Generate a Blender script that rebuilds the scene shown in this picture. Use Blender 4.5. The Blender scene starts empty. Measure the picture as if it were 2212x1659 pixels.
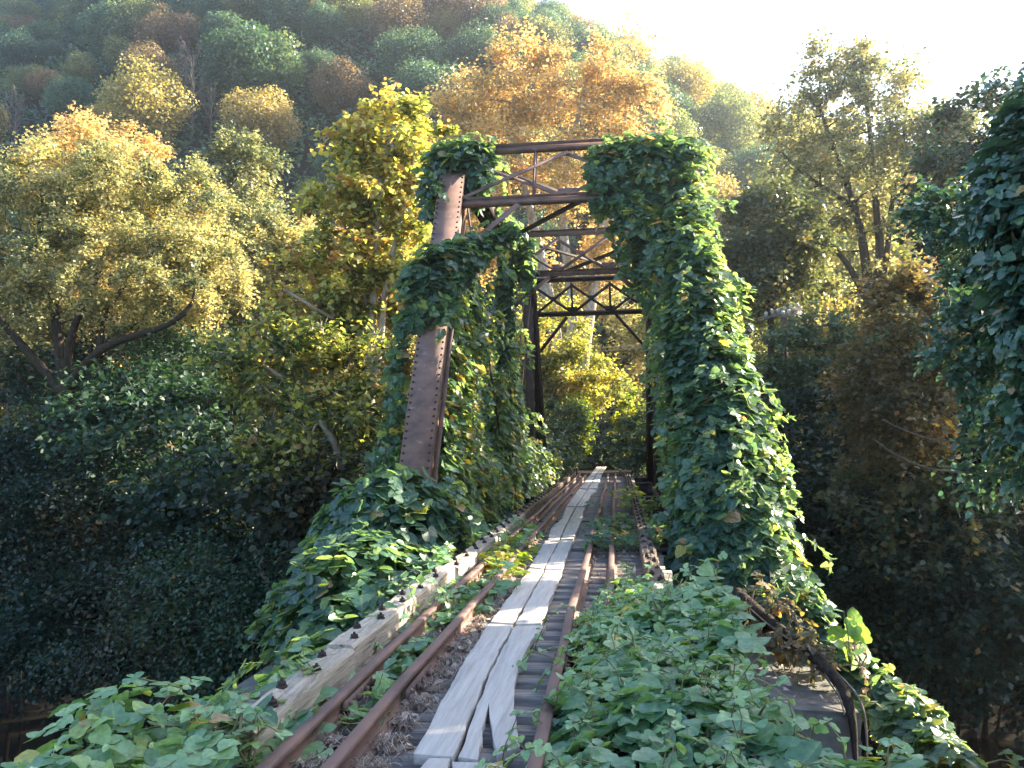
import bpy, bmesh, math, random
import numpy as np
from mathutils import Vector, Matrix

# ------------------------------------------------------------------ camera, sky, sun, exposure
SC = bpy.context.scene
COL = SC.collection
FPX, IW, IH = 1841.0, 2212.0, 1659.0           # the photo at 2212 px wide: focal length in px
CAM_Z = 1.58
VPX, VPY, ROLL = 1334.0, 948.0, math.radians(1.3)   # where the track runs to in the photo


def _unit(v):
    v = np.asarray(v, float)
    return v / np.linalg.norm(v)


_cy = _unit((VPX - IW / 2, -(VPY - IH / 2), -FPX))          # world +Y in camera space
_u = np.array((-math.sin(ROLL), math.cos(ROLL), 0.0))
_cz = _unit(_u - _cy * _u.dot(_cy))                         # world +Z in camera space
_cx = np.cross(_cy, _cz)
R_CW = np.array((_cx, _cy, _cz))                            # camera -> world
EYE = np.array((0.0, 0.0, CAM_Z))

cam_d = bpy.data.cameras.new("camera")
cam_d.sensor_width = 36.0
cam_d.lens = 36.0 * FPX / IW
cam_d.clip_start = 0.05
cam_d.clip_end = 2000.0
cam = bpy.data.objects.new("camera", cam_d)
COL.objects.link(cam)
M = Matrix([list(R_CW[0]), list(R_CW[1]), list(R_CW[2])]).to_4x4()
M.translation = Vector(EYE)
cam.matrix_world = M
SC.camera = cam

SUN_AZ, SUN_EL = math.radians(60.0), math.radians(26.0)     # azimuth from +Y towards +X
world = bpy.data.worlds.new("World")
SC.world = world
world.use_nodes = True
_nt = world.node_tree
_sky = _nt.nodes.new("ShaderNodeTexSky")
_sky.sky_type = 'NISHITA'
_sky.sun_disc = False
_sky.sun_elevation = SUN_EL
_sky.sun_rotation = SUN_AZ
_sky.air_density = 1.0
_sky.dust_density = 2.0
_bg = _nt.nodes["Background"]
_bg.inputs["Strength"].default_value = 0.095
_nt.links.new(_sky.outputs["Color"], _bg.inputs["Color"])

sun_d = bpy.data.lights.new("sun", 'SUN')
sun_d.energy = 5.0
sun_d.angle = math.radians(0.5)
sun_d.color = (1.0, 0.87, 0.64)
sun = bpy.data.objects.new("sun", sun_d)
COL.objects.link(sun)
_sd = Vector((math.sin(SUN_AZ) * math.cos(SUN_EL), math.cos(SUN_AZ) * math.cos(SUN_EL), math.sin(SUN_EL)))
sun.rotation_euler = _sd.to_track_quat('Z', 'Y').to_euler()
sun.location = (60, 40, 60)

SC.view_settings.view_transform = 'Standard'
SC.view_settings.look = 'None'
SC.view_settings.gamma = 1.0
SC.view_settings.exposure = 2.75
SC.render.engine = 'CYCLES'
cy = SC.cycles
cy.max_bounces = 6
cy.diffuse_bounces = 3
cy.glossy_bounces = 2
cy.transmission_bounces = 4
cy.volume_bounces = 1
cy.use_denoising = True
cy.denoiser = 'OPENIMAGEDENOISE'
cy.denoising_input_passes = 'RGB_ALBEDO_NORMAL'
cy.denoising_prefilter = 'ACCURATE'
cy.sample_clamp_indirect = 6.0


# ------------------------------------------------------------------ helpers
def W(px, py, d):
    """world point on the plane y = d that the photo shows at (px, py)"""
    v = R_CW @ np.array((px - IW / 2, -(py - IH / 2), -FPX))
    return EYE + v * (d / v[1])


def G(px, py, z):
    """world point at height z that the photo shows at (px, py)"""
    v = R_CW @ np.array((px - IW / 2, -(py - IH / 2), -FPX))
    return EYE + v * ((z - CAM_Z) / v[2])


def project(P):
    q = (np.atleast_2d(P) - EYE) @ R_CW
    return np.stack((IW / 2 + q[:, 0] / -q[:, 2] * FPX, IH / 2 - q[:, 1] / -q[:, 2] * FPX, -q[:, 2]), 1)


def rows(v):
    return v / np.maximum(np.linalg.norm(v, axis=1, keepdims=True), 1e-9)


def lump(P, f, seed=0):
    r = np.random.default_rng(seed + 77)
    out = np.zeros(len(P))
    for k in range(5):
        w = r.normal(size=3)
        w = w / np.linalg.norm(w) * f * (0.7 + 0.35 * k)
        out += np.sin(P @ w + r.uniform(0, 6.28)) / (1 + 0.4 * k)
    return out / 2.2


def tag(o, label=None, cat=None, group=None, kind=None):
    if label: o['label'] = label
    if cat: o['category'] = cat
    if group: o['group'] = group
    if kind: o['kind'] = kind
    return o


def empty(name, loc, label=None, cat=None, group=None):
    o = bpy.data.objects.new(name, None)
    o.empty_display_size = 0.3
    o.location = tuple(loc)
    COL.objects.link(o)
    return tag(o, label, cat, group)


def np_mesh(name, V, loops, starts, attr=None, smooth=False):
    me = bpy.data.meshes.new(name)
    me.vertices.add(len(V))
    me.vertices.foreach_set("co", np.ascontiguousarray(V, np.float32).ravel())
    me.loops.add(len(loops))
    me.loops.foreach_set("vertex_index", np.ascontiguousarray(loops, np.int32))
    me.polygons.add(len(starts))
    me.polygons.foreach_set("loop_start", np.ascontiguousarray(starts, np.int32))
    if attr is not None:
        a = me.attributes.new("lc", 'FLOAT', 'FACE')
        a.data.foreach_set("value", np.ascontiguousarray(attr, np.float32))
    if smooth:
        me.polygons.foreach_set("use_smooth", np.ones(len(starts), bool))
    me.update(calc_edges=True)
    return me


def put(name, me, mat, parent=None):
    """link a mesh whose vertices are in world coordinates"""
    o = bpy.data.objects.new(name, me)
    for m in (mat if isinstance(mat, (list, tuple)) else [mat]):
        me.materials.append(m)
    COL.objects.link(o)
    if parent is not None:
        o.parent = parent
        lx = np.array(parent.location)
        pp = parent.parent
        while pp is not None:
            lx = lx + np.array(pp.location)
            pp = pp.parent
        me.transform(Matrix.Translation(Vector(-lx)))
    return o


class MB:
    """collects boxes, tubes and prisms; build() links them as ONE mesh object"""

    def __init__(self):
        self.v, self.l, self.s, self.n, self.c = [], [], [], 0, 0

    def faces(self, V, F):
        V = np.asarray(V, float)
        self.v.append(V)
        for f in F:
            self.s.append(self.c)
            self.l.extend(int(i) + self.n for i in f)
            self.c += len(f)
        self.n += len(V)

    def box(self, c, size, ax=None):
        """ax: 3x3 rows = local axes"""
        h = np.array(size) / 2
        s = np.array([(-1, -1, -1), (1, -1, -1), (1, 1, -1), (-1, 1, -1), (-1, -1, 1), (1, -1, 1), (1, 1, 1), (-1, 1, 1)]) * h
        if ax is not None:
            s = s @ np.asarray(ax)
        self.faces(s + np.asarray(c), [(3, 2, 1, 0), (4, 5, 6, 7), (0, 1, 5, 4), (1, 2, 6, 5), (2, 3, 7, 6), (3, 0, 4, 7)])

    def beam(self, p, q, w, h, up=(0, 0, 1)):
        """a bar from p to q, w across and h along up"""
        p, q = np.asarray(p, float), np.asarray(q, float)
        d = _unit(q - p)
        s = np.cross(d, up)
        if np.linalg.norm(s) < 1e-4:
            s = np.array((1.0, 0, 0))
        s = _unit(s)
        u = np.cross(s, d)
        self.box((p + q) / 2, (w, np.linalg.norm(q - p), h), (s, d, u))

    def angle(self, p, q, w, t=0.012, up=(0, 0, 1)):
        """an L angle iron from p to q"""
        p, q = np.asarray(p, float), np.asarray(q, float)
        d = _unit(q - p)
        s = np.cross(d, up)
        s = _unit(s) if np.linalg.norm(s) > 1e-4 else np.array((1.0, 0, 0))
        u = np.cross(s, d)
        L = np.linalg.norm(q - p)
        self.box((p + q) / 2, (w, L, t), (s, d, u))
        self.box((p + q) / 2 + s * (w / 2 - t / 2) - u * (w / 2 + t / 2 + 0.0005), (t, L, w), (s, d, u))

    def tube(self, P, r, k=6, cap=True):
        P = np.asarray(P, float)
        r = np.broadcast_to(np.asarray(r, float), (len(P),))
        T = rows(np.gradient(P, axis=0))
        a = np.array((0.31, 0.47, 0.83)) if abs(T[0] @ np.array((0.31, 0.47, 0.83))) < 0.9 else np.array((1.0, 0, 0))
        V = []
        for i in range(len(P)):
            a = a - T[i] * (a @ T[i])
            a = a / max(np.linalg.norm(a), 1e-9)
            b = np.cross(T[i], a)
            th = np.arange(k) * 2 * math.pi / k
            V.append(P[i] + r[i] * (np.outer(np.cos(th), a) + np.outer(np.sin(th), b)))
        F = []
        for i in range(len(P) - 1):
            for j in range(k):
                F.append((i * k + j, i * k + (j + 1) % k, (i + 1) * k + (j + 1) % k, (i + 1) * k + j))
        if cap:
            F.append(tuple(range(k))[::-1])
            F.append(tuple((len(P) - 1) * k + j for j in range(k)))
        self.faces(np.concatenate(V), F)

    def prism(self, poly, z0, z1):
        """polygon (n,2) or (n,3) raised from z0 to z1"""
        n = len(poly)
        p = np.asarray(poly, float)[:, :2]
        V = np.concatenate((np.c_[p, np.full(n, z0)], np.c_[p, np.full(n, z1)]))
        area = 0.5 * np.sum(p[:, 0] * np.roll(p[:, 1], -1) - np.roll(p[:, 0], -1) * p[:, 1])
        o = list(range(n)) if area > 0 else list(range(n))[::-1]
        F = [tuple(o[::-1]), tuple(n + i for i in o)]
        for a, b in zip(o, o[1:] + o[:1]):
            F.append((a, b, n + b, n + a))
        self.faces(V, F)

    def mesh(self, name, smooth=False):
        return np_mesh(name, np.concatenate(self.v), self.l, self.s, None, smooth)

    def build(self, name, mat, parent=None, smooth=False, bevel=0.0):
        o = put(name, self.mesh(name, smooth), mat, parent)
        if bevel:
            m = o.modifiers.new("edge", 'BEVEL')
            m.width = bevel
            m.segments = 2
            m.limit_method = 'ANGLE'
        return o


# ------------------------------------------------------------------ materials
def new_mat(name):
    m = bpy.data.materials.new(name)
    m.use_nodes = True
    nt = m.node_tree
    nt.nodes.clear()
    out = nt.nodes.new("ShaderNodeOutputMaterial")
    return m, nt, out


def node(nt, kind, **kw):
    n = nt.nodes.new(kind)
    for k, v in kw.items():
        if k in n.inputs:
            n.inputs[k].default_value = v
        else:
            setattr(n, k, v)
    return n


def ramp(nt, stops, interp='LINEAR'):
    r = nt.nodes.new("ShaderNodeValToRGB")
    r.color_ramp.interpolation = interp
    e = r.color_ramp.elements
    while len(e) < len(stops):
        e.new(0.5)
    for i, (p, c) in enumerate(stops):
        e[i].position = p
        e[i].color = (*c, 1.0)
    return r


def leaf_mat(name, stops, trans=0.35, tgain=1.6, rough=0.5, spec=0.35, tint=0.0, tcol=(1.0, 0.95, 0.35), rib=0.0):
    m, nt, out = new_mat(name)
    at = node(nt, "ShaderNodeAttribute", attribute_name="lc")
    rp = ramp(nt, stops)
    nt.links.new(at.outputs["Fac"], rp.inputs[0])
    col = rp.outputs[0]
    if rib:
        ra = node(nt, "ShaderNodeAttribute", attribute_name="rib")
        pw = node(nt, "ShaderNodeMath", operation='POWER')
        pw.inputs[1].default_value = 9.0
        nt.links.new(ra.outputs["Fac"], pw.inputs[0])
        ml = node(nt, "ShaderNodeMath", operation='MULTIPLY')
        ml.inputs[1].default_value = rib
        nt.links.new(pw.outputs[0], ml.inputs[0])
        mr = node(nt, "ShaderNodeMix", data_type='RGBA')
        nt.links.new(ml.outputs[0], mr.inputs[0])
        nt.links.new(col, mr.inputs[6])
        mr.inputs[7].default_value = (0.24, 0.33, 0.16, 1)
        tc = node(nt, "ShaderNodeTexCoord")
        nz = node(nt, "ShaderNodeTexNoise", Scale=38.0, Detail=4.0)
        nt.links.new(tc.outputs["Object"], nz.inputs["Vector"])
        nr = ramp(nt, [(0.3, (0.72, 0.74, 0.78)), (0.7, (1.25, 1.22, 1.15))])
        nt.links.new(nz.outputs["Fac"], nr.inputs[0])
        mq = node(nt, "ShaderNodeMix", data_type='RGBA', blend_type='MULTIPLY')
        mq.inputs[0].default_value = 1.0
        nt.links.new(mr.outputs[2], mq.inputs[6])
        nt.links.new(nr.outputs[0], mq.inputs[7])
        col = mq.outputs[2]
    if tint:
        oi = node(nt, "ShaderNodeObjectInfo")
        hs = node(nt, "ShaderNodeHueSaturation")
        mr = node(nt, "ShaderNodeMapRange")
        mr.inputs["To Min"].default_value = 0.5 - tint * 0.10
        mr.inputs["To Max"].default_value = 0.5 + tint * 0.10
        nt.links.new(oi.outputs["Random"], mr.inputs["Value"])
        nt.links.new(mr.outputs[0], hs.inputs["Hue"])
        mv = node(nt, "ShaderNodeMapRange")
        mv.inputs["To Min"].default_value = 1 - 0.4 * tint
        mv.inputs["To Max"].default_value = 1 + 0.4 * tint
        fr = node(nt, "ShaderNodeMath", operation='FRACT')
        mu = node(nt, "ShaderNodeMath", operation='MULTIPLY')
        mu.inputs[1].default_value = 7.31
        nt.links.new(oi.outputs["Random"], mu.inputs[0])
        nt.links.new(mu.outputs[0], fr.inputs[0])
        nt.links.new(fr.outputs[0], mv.inputs["Value"])
        nt.links.new(mv.outputs[0], hs.inputs["Value"])
        nt.links.new(col, hs.inputs["Color"])
        col = hs.outputs[0]
    p = node(nt, "ShaderNodeBsdfPrincipled", Roughness=rough)
    p.inputs["Specular IOR Level"].default_value = spec
    nt.links.new(col, p.inputs["Base Color"])
    g = node(nt, "ShaderNodeMix", data_type='RGBA', blend_type='MULTIPLY')
    g.inputs[0].default_value = 1.0
    nt.links.new(col, g.inputs[6])
    g.inputs[7].default_value = (tcol[0] * tgain * 1.4, tcol[1] * tgain * 1.4, tcol[2] * tgain * 1.4, 1)
    t = node(nt, "ShaderNodeBsdfTranslucent")
    nt.links.new(g.outputs[2], t.inputs["Color"])
    mx = node(nt, "ShaderNodeMixShader")
    mx.inputs[0].default_value = trans
    nt.links.new(p.outputs[0], mx.inputs[1])
    nt.links.new(t.outputs[0], mx.inputs[2])
    nt.links.new(mx.outputs[0], out.inputs["Surface"])
    return m


def surf_mat(name, stops, scale=4.0, detail=6.0, rough=0.85, bump=0.3, stretch=(1, 1, 1), spec=0.3, coord="Object",
             second=None, dist=0.02, rough2=0.6):
    """noise-driven colour and bump; second = (scale, stretch, colour, amount, lo, hi) lays a second stain over it"""
    m, nt, out = new_mat(name)
    tc = node(nt, "ShaderNodeTexCoord")
    mp = node(nt, "ShaderNodeMapping")
    mp.inputs["Scale"].default_value = stretch
    nt.links.new(tc.outputs[coord], mp.inputs[0])
    n = node(nt, "ShaderNodeTexNoise", Scale=scale, Detail=detail, Roughness=rough2)
    nt.links.new(mp.outputs[0], n.inputs["Vector"])
    rp = ramp(nt, stops)
    nt.links.new(n.outputs["Fac"], rp.inputs[0])
    col = rp.outputs[0]
    if second:
        sc2, st2, c2, amt, lo, hi = second
        mp2 = node(nt, "ShaderNodeMapping")
        mp2.inputs["Scale"].default_value = st2
        nt.links.new(tc.outputs[coord], mp2.inputs[0])
        n2 = node(nt, "ShaderNodeTexNoise", Scale=sc2, Detail=8.0, Roughness=0.65)
        nt.links.new(mp2.outputs[0], n2.inputs["Vector"])
        r2 = ramp(nt, [(lo, (0, 0, 0)), (hi, (amt, amt, amt))])
        nt.links.new(n2.outputs["Fac"], r2.inputs[0])
        mxc = node(nt, "ShaderNodeMix", data_type='RGBA')
        nt.links.new(r2.outputs[0], mxc.inputs[0])
        nt.links.new(col, mxc.inputs[6])
        mxc.inputs[7].default_value = (*c2, 1)
        col = mxc.outputs[2]
    p = node(nt, "ShaderNodeBsdfPrincipled", Roughness=rough)
    p.inputs["Specular IOR Level"].default_value = spec
    nt.links.new(col, p.inputs["Base Color"])
    b = node(nt, "ShaderNodeBump", Strength=bump, Distance=dist)
    nt.links.new(n.outputs["Fac"], b.inputs["Height"])
    nt.links.new(b.outputs[0], p.inputs["Normal"])
    nt.links.new(p.outputs[0], out.inputs["Surface"])
    return m


KUDZU = [(0.0, (0.020, 0.062, 0.056)), (0.45, (0.044, 0.115, 0.094)), (0.78, (0.085, 0.165, 0.115)), (0.93, (0.15, 0.24, 0.10)),
         (0.975, (0.36, 0.33, 0.06)), (1.0, (0.30, 0.21, 0.12))]
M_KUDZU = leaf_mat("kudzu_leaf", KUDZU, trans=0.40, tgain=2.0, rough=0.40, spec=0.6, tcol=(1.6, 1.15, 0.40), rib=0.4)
M_KUDZU_SHADE = leaf_mat("kudzu_leaf_shaded", KUDZU, trans=0.16, rough=0.36, spec=0.65, rib=0.3)  # vine leaf in the same colours, translucency cut so it looks shaded
M_KUDZU_NEAR = leaf_mat("kudzu_leaf_skylit", [(0.0, (0.055, 0.140, 0.090)), (0.4, (0.125, 0.250, 0.145)), (0.75, (0.23, 0.37, 0.20)), (0.93, (0.15, 0.27, 0.08)),
                                            (0.98, (0.35, 0.33, 0.07)), (1.0, (0.32, 0.23, 0.13))], trans=0.28, rough=0.38, spec=0.6, rib=0.6)  # lighter leaf copy: strong sky light is put into the colour
M_KUDZU_YEL = leaf_mat("kudzu_leaf_sunlit_turning", [(0.0, (0.05, 0.11, 0.04)), (0.4, (0.11, 0.19, 0.04)), (0.7, (0.30, 0.31, 0.05)), (1.0, (0.42, 0.30, 0.10))], trans=0.4, rough=0.45)  # turning leaves; the yellow also stands in for sun on the deck clump
M_GOLD = leaf_mat("golden_leaf", [(0.0, (0.18, 0.145, 0.075)), (0.35, (0.40, 0.31, 0.145)), (0.75, (0.56, 0.41, 0.18)), (1.0, (0.52, 0.28, 0.11))], trans=0.34, tcol=(1, .93, .7))
M_OLIVE = leaf_mat("olive_leaf", [(0.0, (0.045, 0.075, 0.050)), (0.35, (0.13, 0.15, 0.085)), (0.70, (0.36, 0.335, 0.165)), (0.9, (0.46, 0.40, 0.20)), (1.0, (0.42, 0.29, 0.13))], trans=0.34, tcol=(1, .97, .65))
M_PLANE = leaf_mat("plane_leaf", [(0.0, (0.04, 0.07, 0.035)), (0.4, (0.16, 0.19, 0.08)), (0.7, (0.42, 0.41, 0.15)), (0.92, (0.50, 0.40, 0.17)), (1.0, (0.30, 0.16, 0.08))], trans=0.42)
M_DARK = leaf_mat("shade_leaf", [(0.0, (0.008, 0.026, 0.024)), (0.6, (0.016, 0.044, 0.038)), (0.92, (0.034, 0.066, 0.045)), (1.0, (0.16, 0.11, 0.04))], trans=0.22, rough=0.5)  # near black: deep shade is put into the leaf colour
M_SHADE_GREEN = leaf_mat("shade_green_leaf", [(0.0, (0.014, 0.040, 0.028)), (0.6, (0.028, 0.066, 0.045)), (0.95, (0.06, 0.095, 0.05)), (1.0, (0.16, 0.12, 0.05))], trans=0.25)  # darkened green leaf, the bank's shade put into its colour
M_SHADE_BROWN = leaf_mat("shade_brown_leaf", [(0.0, (0.018, 0.030, 0.024)), (0.6, (0.036, 0.048, 0.034)), (0.9, (0.08, 0.07, 0.045)), (1.0, (0.22, 0.13, 0.06))], trans=0.25)  # darkened brown green leaf, again with shade put into its colour
M_BUSH = leaf_mat("grey_green_leaf", [(0.0, (0.055, 0.095, 0.072)), (0.6, (0.105, 0.155, 0.108)), (0.95, (0.17, 0.20, 0.11)), (1.0, (0.32, 0.23, 0.10))], trans=0.28)
M_RUST = leaf_mat("russet_leaf", [(0.0, (0.06, 0.068, 0.05)), (0.5, (0.15, 0.125, 0.082)), (0.85, (0.26, 0.17, 0.095)), (1.0, (0.40, 0.20, 0.08))], trans=0.32)
M_BROWNGREEN = leaf_mat("brown_green_leaf", [(0.0, (0.045, 0.066, 0.050)), (0.5, (0.095, 0.118, 0.080)), (0.8, (0.20, 0.175, 0.105)), (1.0, (0.30, 0.18, 0.07))], trans=0.3)
H_GREEN = leaf_mat("hill_green_leaf", [(0.0, (0.030, 0.075, 0.072)), (0.6, (0.068, 0.135, 0.115)), (1.0, (0.16, 0.21, 0.14))], trans=0.3, tint=0.35)
H_OLIVE = leaf_mat("hill_olive_leaf", [(0.0, (0.07, 0.092, 0.066)), (0.6, (0.16, 0.185, 0.115)), (1.0, (0.31, 0.30, 0.17))], trans=0.35, tint=0.3)
H_GOLD = leaf_mat("hill_gold_leaf", [(0.0, (0.16, 0.14, 0.08)), (0.6, (0.31, 0.265, 0.135)), (1.0, (0.45, 0.37, 0.19))], trans=0.38, tint=0.25)
H_RUST = leaf_mat("hill_russet_leaf", [(0.0, (0.09, 0.07, 0.06)), (0.6, (0.19, 0.14, 0.11)), (1.0, (0.30, 0.21, 0.15))], trans=0.32, tint=0.25)

M_RUSTSTEEL = surf_mat("rusted_steel", [(0.25, (0.07, 0.045, 0.043)), (0.45, (0.14, 0.088, 0.080)), (0.6, (0.19, 0.115, 0.095)), (0.78, (0.25, 0.12, 0.075))], scale=3.2, detail=9, rough=0.72, bump=0.25, spec=0.4,
                       second=(5.0, (1.0, 2.2, 2.6), (0.34, 0.29, 0.28), 0.8, 0.60, 0.72))
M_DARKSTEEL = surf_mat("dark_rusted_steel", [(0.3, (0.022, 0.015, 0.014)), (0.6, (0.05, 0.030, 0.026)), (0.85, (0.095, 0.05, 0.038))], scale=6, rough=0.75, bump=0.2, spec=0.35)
M_BLUESTEEL = surf_mat("floor_beam_steel", [(0.3, (0.025, 0.026, 0.032)), (0.7, (0.055, 0.05, 0.055)), (0.9, (0.10, 0.065, 0.05))], scale=4, rough=0.6, bump=0.15, spec=0.5)
M_RAIL = surf_mat("rail_rust", [(0.25, (0.07, 0.045, 0.042)), (0.5, (0.15, 0.092, 0.082)), (0.68, (0.20, 0.115, 0.088)), (0.85, (0.27, 0.15, 0.10))], scale=7, rough=0.66, bump=0.2, spec=0.4, stretch=(1, 0.3, 1))
M_PLANK = surf_mat("weathered_plank", [(0.25, (0.27, 0.25, 0.25)), (0.48, (0.42, 0.39, 0.37)), (0.72, (0.53, 0.50, 0.475))], scale=3.2, detail=9, rough=0.9, bump=0.8, stretch=(9, 0.5, 9), spec=0.2,
                   second=(2.2, (14, 0.5, 14), (0.09, 0.08, 0.08), 0.8, 0.66, 0.76), dist=0.008, rough2=0.7)
M_TIMBER = surf_mat("weathered_timber", [(0.25, (0.15, 0.125, 0.105)), (0.5, (0.38, 0.335, 0.285)), (0.75, (0.55, 0.50, 0.43))], scale=3.5, detail=9, rough=0.92, bump=0.9, stretch=(9, 0.55, 9), spec=0.15,
                    second=(3.0, (7, 0.5, 7), (0.05, 0.04, 0.035), 0.9, 0.56, 0.68), dist=0.02, rough2=0.72)
M_TIMBER_BROWN = surf_mat("rotten_timber", [(0.25, (0.07, 0.05, 0.04)), (0.5, (0.17, 0.125, 0.10)), (0.78, (0.30, 0.24, 0.20))], scale=4, detail=9, rough=0.95, bump=1.0, stretch=(7, 0.7, 7), spec=0.1, dist=0.03)
M_TIE = surf_mat("tie_wood", [(0.25, (0.09, 0.08, 0.077)), (0.5, (0.25, 0.228, 0.22)), (0.8, (0.42, 0.39, 0.375))], scale=4, detail=8, rough=0.95, bump=0.9, stretch=(0.6, 9, 9), spec=0.1, dist=0.02)
M_BOLT = surf_mat("bolt_iron", [(0.3, (0.02, 0.015, 0.015)), (0.8, (0.06, 0.04, 0.035))], scale=20, rough=0.7, bump=0.1)
M_BARK = surf_mat("dark_bark", [(0.25, (0.022, 0.018, 0.016)), (0.55, (0.055, 0.044, 0.036)), (0.85, (0.11, 0.09, 0.075))], scale=5, detail=8, rough=0.95, bump=1.0, stretch=(3, 3, 0.7), spec=0.1, dist=0.05)
M_PALEBARK = surf_mat("pale_plane_bark", [(0.3, (0.16, 0.13, 0.11)), (0.5, (0.33, 0.29, 0.25)), (0.7, (0.52, 0.48, 0.43))], scale=3, detail=6, rough=0.85, bump=0.4, stretch=(2, 2, 0.9), spec=0.15, dist=0.03)
M_HILLBARK = surf_mat("far_grey_bark", [(0.3, (0.05, 0.045, 0.045)), (0.7, (0.11, 0.10, 0.10))], scale=4, rough=0.9, bump=0.3)
M_GREYBARK = surf_mat("grey_bark", [(0.3, (0.10, 0.088, 0.08)), (0.7, (0.25, 0.225, 0.21))], scale=4, rough=0.9, bump=0.5, stretch=(2, 2, 0.6), spec=0.1)
M_STEM = surf_mat("vine_stem", [(0.3, (0.10, 0.085, 0.05)), (0.7, (0.24, 0.21, 0.11))], scale=8, rough=0.85, bump=0.3)
M_DRYSTEM = surf_mat("dry_vine_stem", [(0.3, (0.13, 0.10, 0.08)), (0.7, (0.30, 0.25, 0.21))], scale=8, rough=0.95, bump=0.3)
M_STRAW = leaf_mat("dry_litter", [(0.0, (0.15, 0.115, 0.095)), (0.5, (0.34, 0.275, 0.24)), (1.0, (0.52, 0.45, 0.40))], trans=0.1, rough=0.9, spec=0.1, tcol=(1, .9, .7))
M_STONE = surf_mat("pier_stone", [(0.25, (0.07, 0.07, 0.068)), (0.5, (0.17, 0.165, 0.155)), (0.8, (0.31, 0.295, 0.28))], scale=2.2, detail=10, rough=0.95, bump=0.9, spec=0.1, dist=0.05, rough2=0.7)
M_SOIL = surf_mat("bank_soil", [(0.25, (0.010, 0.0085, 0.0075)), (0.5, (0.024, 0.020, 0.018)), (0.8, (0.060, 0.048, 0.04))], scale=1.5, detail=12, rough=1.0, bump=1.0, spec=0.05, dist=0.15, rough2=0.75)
M_GLASSY = surf_mat("insulator_porcelain", [(0.3, (0.5, 0.5, 0.52)), (0.7, (0.7, 0.7, 0.7))], scale=3, rough=0.25, bump=0.0, spec=0.6)
M_POLE = surf_mat("pole_wood", [(0.3, (0.12, 0.07, 0.05)), (0.7, (0.26, 0.15, 0.10))], scale=3, rough=0.9, bump=0.4, stretch=(6, 6, 0.5))
M_WIRE = surf_mat("wire_metal", [(0.3, (0.3, 0.28, 0.26)), (0.7, (0.4, 0.38, 0.36))], scale=3, rough=0.5, bump=0.0)

# ------------------------------------------------------------------ leaves
LEAF_BIG = (np.array([(0, 0, 0), (0.30, -0.05, 0.02), (0.52, 0.13, 0.05), (0.53, 0.34, 0.05), (0.40, 0.47, 0.03), (0.40, 0.64, 0.02), (0.21, 0.86, -0.03), (0, 0.99, -0.09),
                      (-0.21, 0.86, -0.03), (-0.40, 0.64, 0.02), (-0.40, 0.47, 0.03), (-0.53, 0.34, 0.05), (-0.52, 0.13, 0.05), (-0.30, -0.05, 0.02), (0, 0.42, -0.04)]),
            [(0, 1, 2, 3, 4, 14), (14, 4, 5, 6, 7), (14, 7, 8, 9, 10), (14, 10, 11, 12, 13, 0)])
LEAF_MID = (np.array([(0, 0, 0), (0.40, 0.18, 0.06), (0.33, 0.60, 0.03), (0, 1.0, -0.08), (-0.33, 0.60, 0.03), (-0.40, 0.18, 0.06), (0, 0.4, -0.04)]),
            [(0, 1, 2, 6), (6, 2, 3), (6, 3, 4), (0, 6, 4, 5)])
LEAF_FAR = (np.array([(0, 0, 0), (0.38, 0.45, 0.10), (0, 1.0, -0.04), (-0.38, 0.45, 0.10)]), [(0, 1, 2, 3)])


def leaf_mesh(name, P, T, N, S, lc, tpl, smooth=False):
    tv, tf = tpl
    T = rows(T)
    B = rows(np.cross(T, N))
    N = np.cross(B, T)
    n, k = len(P), len(tv)
    rv = np.random.default_rng(n)
    if k > 5:
        wx, cu, bd = rv.uniform(0.78, 1.12, n), rv.uniform(-0.4, 2.6, n), rv.normal(size=n) * 0.16
        sk = rv.normal(size=n) * 0.12
        lx = tv[None, :, 0] * wx[:, None] + sk[:, None] * tv[None, :, 1] ** 2
        lz = tv[None, :, 2] * cu[:, None] - bd[:, None] * tv[None, :, 1] ** 2
    else:
        lx, lz = np.repeat(tv[None, :, 0], n, 0), np.repeat(tv[None, :, 2], n, 0)
    V = (P[:, None, :] + S[:, None, None] * (lx[:, :, None] * B[:, None, :] + tv[None, :, 1, None] * T[:, None, :] + lz[:, :, None] * N[:, None, :])).reshape(-1, 3)
    fl = np.concatenate([np.array(f) for f in tf])
    ln = np.array([len(f) for f in tf])
    loops = (np.arange(n)[:, None] * k + fl[None, :]).ravel()
    starts = np.concatenate(([0], np.cumsum(np.tile(ln, n))[:-1]))
    me = np_mesh(name, V, loops, starts, np.repeat(np.clip(lc, 0, 1), len(tf)), smooth)
    if k > 10:                                  # the midrib, for the vein colour
        a = me.attributes.new("rib", 'FLOAT', 'POINT')
        a.data.foreach_set("value", np.tile((np.abs(tv[:, 0]) < 1e-6).astype(np.float32), n))
    return me


UP = np.array((0.0, 0.0, 1.0))


# --- surfaces that vines cover: each returns points and outward normals
def s_capsule(rg, pts, rad, n, squash=1.0):
    pts, rad = np.asarray(pts, float), np.asarray(rad, float)
    L = np.linalg.norm(np.diff(pts, axis=0), axis=1)
    seg = rg.choice(len(L), n, p=L / L.sum())
    t = rg.random(n)
    a, b = pts[seg], pts[seg + 1]
    d = rows(b - a)
    r = rad[seg] * (1 - t) + rad[seg + 1] * t
    q = rg.normal(size=(n, 3))
    q = rows(q - d * np.sum(q * d, 1, keepdims=True))
    return a + (b - a) * t[:, None] + q * r[:, None], q


def s_ell(rg, c, r, n, zmin=-1.0):
    q = rows(rg.normal(size=(int(n * 2.2 / (1 - zmin + 1e-6) * 1.1) + 10, 3)))
    q = q[q[:, 2] > zmin][:n]
    r = np.asarray(r, float)
    return np.asarray(c) + q * r, rows(q / r)


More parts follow.
